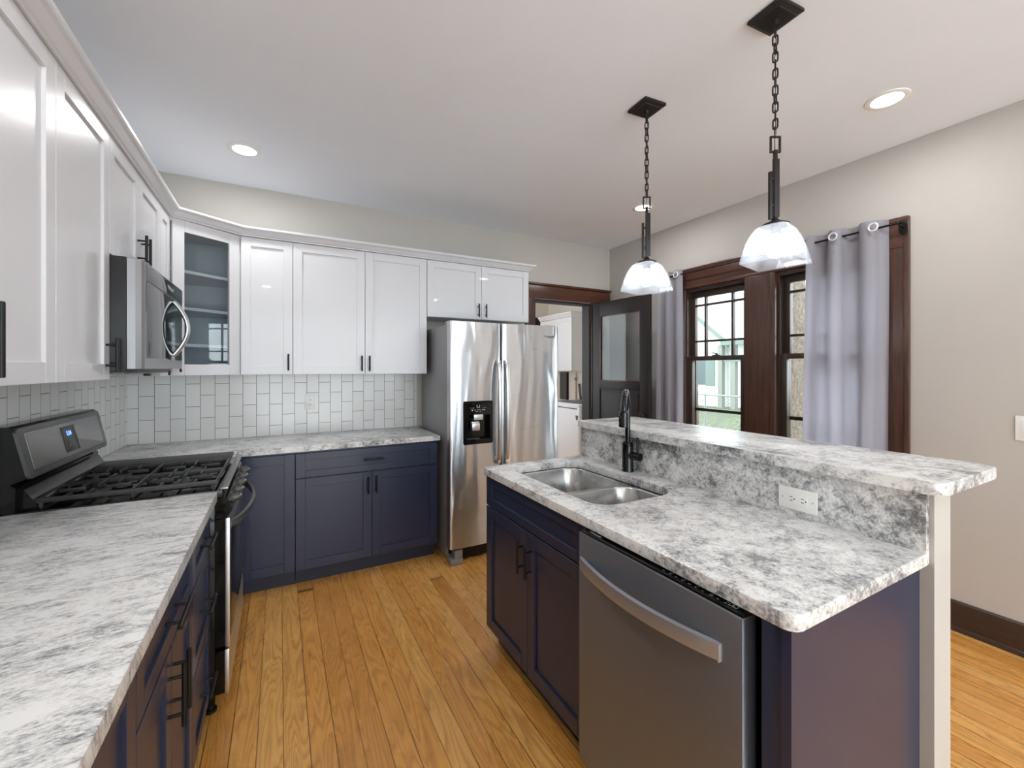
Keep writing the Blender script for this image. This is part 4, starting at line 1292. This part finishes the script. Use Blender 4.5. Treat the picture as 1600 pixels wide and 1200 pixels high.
# ------------------------------------------------------------------ curtains
CX = XR - .083
rod = thing('curtain_rod', 'thin black curtain rod across the top of the window casing', 'curtain rod', (CX, 1.9, 2.253))
MB().cyl((CX, 1.085, 2.253), (CX, 2.82, 2.253), .0065, n=14).build('pole', M['black'], rod)
for y_ in (1.100, 2.70):
    MB().loft([[(XR - .0255 - w_, y_ + .022 * math.cos(a), 2.235 + .042 * math.sin(a)) for a in [2 * PI * j / 20 for j in range(20)]] for w_ in (0, .006)]).cyl((XR - .03, y_, 2.235), (CX, y_, 2.246), .006, n=10).torus((CX, y_, 2.253), .012, .004, 'y', 16, 8).build('bracket', M['black'], rod)
MB().tube([(CX, 1.085, 2.253), (CX, 1.080, 2.253), (CX, 1.068, 2.253), (CX, 1.062, 2.253)], [.007, .013, .013, .006], 16).build('finial', M['bronze'], rod)

def curtain(y0, y1, label, folds, amp, rings, seed, flare):
    t_ = thing('curtain', label, 'curtain', (CX, (y0 + y1) / 2, .1), 'grey curtains')
    rr = random.Random(seed)
    ph = rr.random() * 6
    NU, NV = 150, 44
    z0, z1 = .06, 2.300
    b = bmesh.new()
    grid = []
    for j in range(NV + 1):
        v = j / NV
        z = z0 + (z1 - z0) * v
        row = []
        for i in range(NU + 1):
            u = i / NU
            am = amp * (1.0 - .18 * v)
            s_ = math.sin(2 * PI * folds * u + ph + .25 * math.sin(3 * v + seed))
            s_ = math.copysign(abs(s_) ** .75, s_)
            x = CX + am * s_ + .006 * math.sin(2 * PI * folds * 2.3 * u + 2 * v) * (1 - v)
            yy = y0 + (y1 - y0) * u + flare * (1 - v) * (u - .5) + .006 * math.sin(6 * u + 5 * v)
            row.append(b.verts.new((x, yy, z)))
        grid.append(row)
    for j in range(NV):
        for i in range(NU):
            b.faces.new((grid[j][i], grid[j][i + 1], grid[j + 1][i + 1], grid[j + 1][i]))
    bmesh.ops.solidify(b, geom=b.faces[:], thickness=.0016)
    m = MB().take(b)
    m.build('cloth', M['curtain'], t_, angle=80)
    # header seam
    for (dy, ax) in rings:
        MB().torus((CX - amp * .0, dy, 2.253), .0235, .0045, ax, 28, 8).build('grommet', M['hem'], t_)
    return t_
curtain(1.165, 1.585, 'grey lavender satin curtain covering most of the window nearer the camera', 2.5, .042, [], 4, .02)
curtain(2.625, 2.870, 'grey lavender satin curtain at the far edge of the windows beside the open door', 2.3, .026, [], 9, .05)
ct = [o for o in bpy.data.objects if o.name.startswith('curtain') and o.type == 'EMPTY' and not o.name.startswith('curtain_rod')]
for y_, k in ((1.205, 0), (1.415, 0), (2.660, 1)):
    MB().torus((CX - (.046 if k == 0 else .028), y_, 2.253), .0225, .0048, 'x', 28, 8).build('grommet', M['hem'], ct[k])

# ------------------------------------------------------------------ laundry room
LYc = 4.92
lc = thing('upper_cabinet', 'white wall cabinet above the washer in the laundry room beyond the doorway', 'cabinet', (3.8, 5.3, 1.38))
flc = FI(3.635)
MB(flc).box(-5.75, -LYc, -(LX1 - 3.635) + .001, -.021, 1.38, 2.155).build('body', M['white'], lc, smooth=False)
shaker(flc, -5.32, -LYc, 1.381, 2.15, M['white'], lc)
shaker(flc, -5.75, -5.32, 1.381, 2.15, M['white'], lc)
MB().sweep([(LX1 - .002, LYc), (3.635, LYc), (3.635, 5.75)], [(-.01, 2.155), (.006, 2.155), (.012, 2.165), (.036, 2.20), (.046, 2.21), (.046, 2.222), (-.01, 2.222)][::1]).build('crown', M['white'], lc, angle=25)
wm = thing('washing_machine', 'white top-load washing machine in the laundry room beyond the doorway', 'washer', (3.6, 4.58, 0))
wx0, wx1, wy0, wy1 = 3.245, 3.925, 4.235, 4.915
MB().prism(rrect(wx0, wx1, wy0, wy1, .045, 6), .015, .930, .006).build('cabinet', M['washer'], wm)
MB().prism(rrect(wx0 - .004, wx1, wy0 - .004, wy1 + .004, .05, 6), .9305, .968, .010, 3).build('top', M['washer'], wm)
MB().prism(rrect(wx0 + .08, wx1 - .16, wy0 + .07, wy1 - .07, .05, 6), .9685, .976, .003).build('lid', M['washer_dark'], wm, label='tinted glass lid')
cw = MB().loft([[(wx1 - .12, y, .9685), (wx1 - .085, y, 1.055), (wx1 - .06, y, 1.075), (wx1 - .005, y, 1.075), (wx1 - .005, y, .9685)] for y in (wy0 + .01, wy1 - .01)])
cw.build('console', M['washer'], wm)
MB().loft([[(wx1 - .114, y, .99), (wx1 - .090, y, 1.050), (wx1 - .0865, y, 1.049), (wx1 - .111, y, .988)] for y in (wy0 + .04, wy1 - .04)]).build('control_panel', M['washer_dark'], wm)
MB().box(wx0 - .0015, wx0 + .01, wy0 + .04, wy1 - .04, .905, .916).build('lid_seam', M['darkgrey'], wm)
sh = [(wx0 - .002, 4.285 + .022 * a, .800 + .03 * b_) for a, b_ in ((-1, 1), (1, 1), (1, 0), (.7, -.6), (0, -1.1), (-.7, -.6), (-1, 0))]
MB().loft([sh, [(p[0] + .004, p[1], p[2]) for p in sh]]).build('badge', M['washer_dark'], wm)
for (x_, y_) in ((wx0 + .06, wy0 + .06), (wx0 + .06, wy1 - .06), (wx1 - .06, wy0 + .06), (wx1 - .06, wy1 - .06)):
    MB().cyl((x_, y_, .0), (x_, y_, .016), .022, n=14).build('foot', M['black'], wm)
hp = thing('water_pipe', 'pale standpipe on the laundry wall above the washer', 'pipe', (LX1 - .03, 5.22, .95))
MB().cyl((LX1 - .03, 5.22, .95), (LX1 - .03, 5.22, 1.345), .017).build('pipe', M['pvc'], hp)
MB().cyl((LX1 - .03, 5.22, 1.26), (LX1 - .06, 5.17, 1.26), .012).torus((LX1 - .06, 5.17, 1.26), .022, .005, 'x', 16, 8).build('valve', M['galv'], hp)
hz = MB().tube([(LX1 - .05, 5.09 - .004 * i, 1.19 - .025 * i) for i in range(11)], .018, 12).build('drain_hose', M['darkgrey'])
tag(hz, 'dark drain hose hanging on the laundry wall beside the pale pipe', 'hose')
hz2 = MB().box(LX1 - .03, LX1 - .001, 5.44, 5.62, .93, 1.36, .004).build('panel', M['midgrey'])
hz2.name = 'utility_panel'
tag(hz2, 'grey utility panel with a dark edge under the laundry wall cabinet', 'panel')
ed = MB().box(LX1 - .036, LX1 - .001, 5.415, 5.4395, .93, 1.36, .003)
e_ = ed.build('edge_strip', M['black'], None)
e_.parent = hz2

# ------------------------------------------------------------------ outdoors
gr = struct(MB().box(LX1 + .2, 60, -30, 60, -.66, -.56).build('lawn', M['grass'], smooth=False), 'green lawn outside the windows')
struct(MB().box(LX1 + WT + .001, LX1 + WT + .04, YB, LY1 + .2, -.56, 2.9).build('trim_5', M['stucco'], smooth=False))
def pillar(y0, y1, label):
    o = MB().loft([[(p[0], p[1], z) for p in rrect(4.42 - g_, 4.78 + g_, y0 - g_, y1 + g_, .02, 3)] for z, g_ in ((-.56, .045), (1.45, .012), (3.2, .0))]).build('porch_pillar', M['stucco'], angle=30)
    return tag(o, label, 'pillar', 'stucco porch pillars')
pillar(2.438, 2.80, 'rough tan stucco pillar outside the window behind the grey curtain')
pillar(3.745, 4.10, 'rough tan stucco pillar outside at the far edge of the gridded window')

hs = thing('house', 'overexposed white clapboard neighbouring house with pale green trim', 'house', (23, 16, -.56))
HX = 20.0
MB().prism([(14.05, 0), (14.05, 0)], 0, 0) if False else None
hw = MB()
# gable front facing the kitchen: corner at Y=14.05, ridge farther along Y
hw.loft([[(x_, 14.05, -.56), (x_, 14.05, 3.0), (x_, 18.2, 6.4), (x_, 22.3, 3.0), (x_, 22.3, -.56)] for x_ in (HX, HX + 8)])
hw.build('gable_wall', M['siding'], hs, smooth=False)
rt = MB()
for s_ in ((14.05, 18.2), (22.3, 18.2)):
    ya_, yb2 = s_
    d_ = -1 if yb2 > ya_ else 1
    rt.loft([[(x_, ya_ + d_ * .5, 2.6), (x_, ya_ + d_ * .5, 2.78), (x_, yb2, 6.62), (x_, yb2, 6.44)] for x_ in (HX - .35, HX + 8.2)])
rt.build('roof', M['shingle'], hs, smooth=False)
rk = MB()
for (ya_, yb2, d_) in ((14.05, 18.2, -1), (22.3, 18.2, 1)):
    rk.loft([[(x_, ya_ + d_ * .5, 2.50), (x_, ya_ + d_ * .5, 2.76), (x_, yb2, 6.60), (x_, yb2, 6.34)] for x_ in (HX - .40, HX - .34)])
rk.build('rake_board', M['green'], hs, smooth=False)
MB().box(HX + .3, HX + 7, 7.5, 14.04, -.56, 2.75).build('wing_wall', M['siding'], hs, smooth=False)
MB().loft([[(HX - .45, y, 2.62), (HX - .45, y, 2.80), (HX + 4, y, 5.6), (HX + 4, y, 5.4)] for y in (7.2, 13.55)]).build('wing_roof', M['shingle'], hs, smooth=False)
MB().box(HX - .52, HX - .46, 7.2, 13.9, 2.58, 2.86).build('fascia', M['green'], hs, smooth=False)
MB().box(HX - .5, HX - .46, 9.6, 13.7, 1.75, 1.9).build('porch_beam', M['green'], hs, smooth=False)
for y_ in (13.95, 13.25):
    MB().box(HX - .48, HX - .24, y_ - .12, y_ + .12, -.56, 2.6).build('porch_post', M['brownpost'], hs, smooth=False)
MB().box(HX - .03, HX, 14.9, 16.0, .55, 1.85).build('window', M['exterior'], hs, smooth=False)
hwi = hs.children[-1]
MB().box(HX - .05, HX - .03, 14.55, 15.1, .50, 1.90).build('shutter', M['green'], hwi, smooth=False)

h2 = thing('house', 'pale distant house with a grey roof beyond the neighbouring house', 'house', (32, 18, -.56))
MB().box(33, 40, 14, 20.5, -.56, 4.6).build('wall', M['siding'], h2, smooth=False)
MB().loft([[(32.4, y, 4.5), (32.4, y, 4.8), (36.5, y, 7.6), (40.6, y, 4.8), (40.6, y, 4.5)] for y in (13.5, 21)]).build('roof', M['shingle'], h2, smooth=False)
MB().box(32.95, 33, 16.2, 17.4, 2.9, 4.2).build('window', M['exterior'], h2, smooth=False)

fe = thing('chain_link_fence', 'galvanised chain link fence across the lawn outside the gridded window', 'fence', (10.8, 8, -.56))
FXx = 10.8
f0, f1 = 3.0, 11.0
MB().cyl((FXx, f0, .66), (FXx, f1, .66), .021, n=10).build('top_rail', M['galv'], fe)
for k in range(4):
    MB().cyl((FXx + .03, f0 + .4 + k * 2.4, -.56), (FXx + .03, f0 + .4 + k * 2.4, .72), .028, n=10).build('post', M['galv'], fe)
wr = MB()
H_ = 1.24
step = .095
y_ = f0 - H_
bw_ = bmesh.new()
def wire(b, p, q, r=.0035):
    p = Vector(p); q = Vector(q)
    d = (q - p).normalized()
    a = Vector((1, 0, 0)); c = d.cross(a)
    A = [b.verts.new(p + a * r * i + c * r * j) for i, j in ((-1, 0), (0, 1), (1, 0), (0, -1))]
    B = [b.verts.new(q + a * r * i + c * r * j) for i, j in ((-1, 0), (0, 1), (1, 0), (0, -1))]
    for i in range(4):
        b.faces.new((A[i], A[(i + 1) % 4], B[(i + 1) % 4], B[i]))
while y_ < f1:
    z0_, z1_ = -.55, .71
    ya_, yb2 = y_, y_ + (z1_ - z0_)
    wire(bw_, (FXx - .024, ya_, z0_), (FXx - .024, yb2, z1_))
    wire(bw_, (FXx - .030, yb2, z0_), (FXx - .030, ya_, z1_))
    y_ += step
wr.take(bw_)
wr.build('wire_mesh', M['galv'], fe, smooth=False)

# scrubby plants along the fence
sc_ = bmesh.new()
rs = random.Random(5)
for k in range(900):
    y_ = rs.uniform(6.6, 7.6) if rs.random() < .6 else rs.uniform(5.5, 10)
    z_ = -.55 + abs(rs.gauss(0, .30 if y_ < 7.6 else .16))
    x_ = FXx + .25 + rs.uniform(0, .35)
    a_ = rs.uniform(0, 6.28); r_ = rs.uniform(.015, .04)
    t_ = Vector((math.cos(a_), math.sin(a_), rs.uniform(-.5, .9))).normalized() * r_ * 2
    s__ = Vector((-math.sin(a_), math.cos(a_), .2)) * r_ * .7
    c_ = Vector((x_, y_, z_))
    vs = [sc_.verts.new(c_ - t_), sc_.verts.new(c_ + s__), sc_.verts.new(c_ + t_), sc_.verts.new(c_ - s__)]
    sc_.faces.new(vs)
wd = MB().take(sc_).build('weeds', M['leaf'], smooth=False)
wd['kind'] = 'stuff'
tag(wd, 'dull green weeds growing along the chain link fence', 'plants')

for o in bpy.data.objects:
    if '_o' in o: del o['_o']
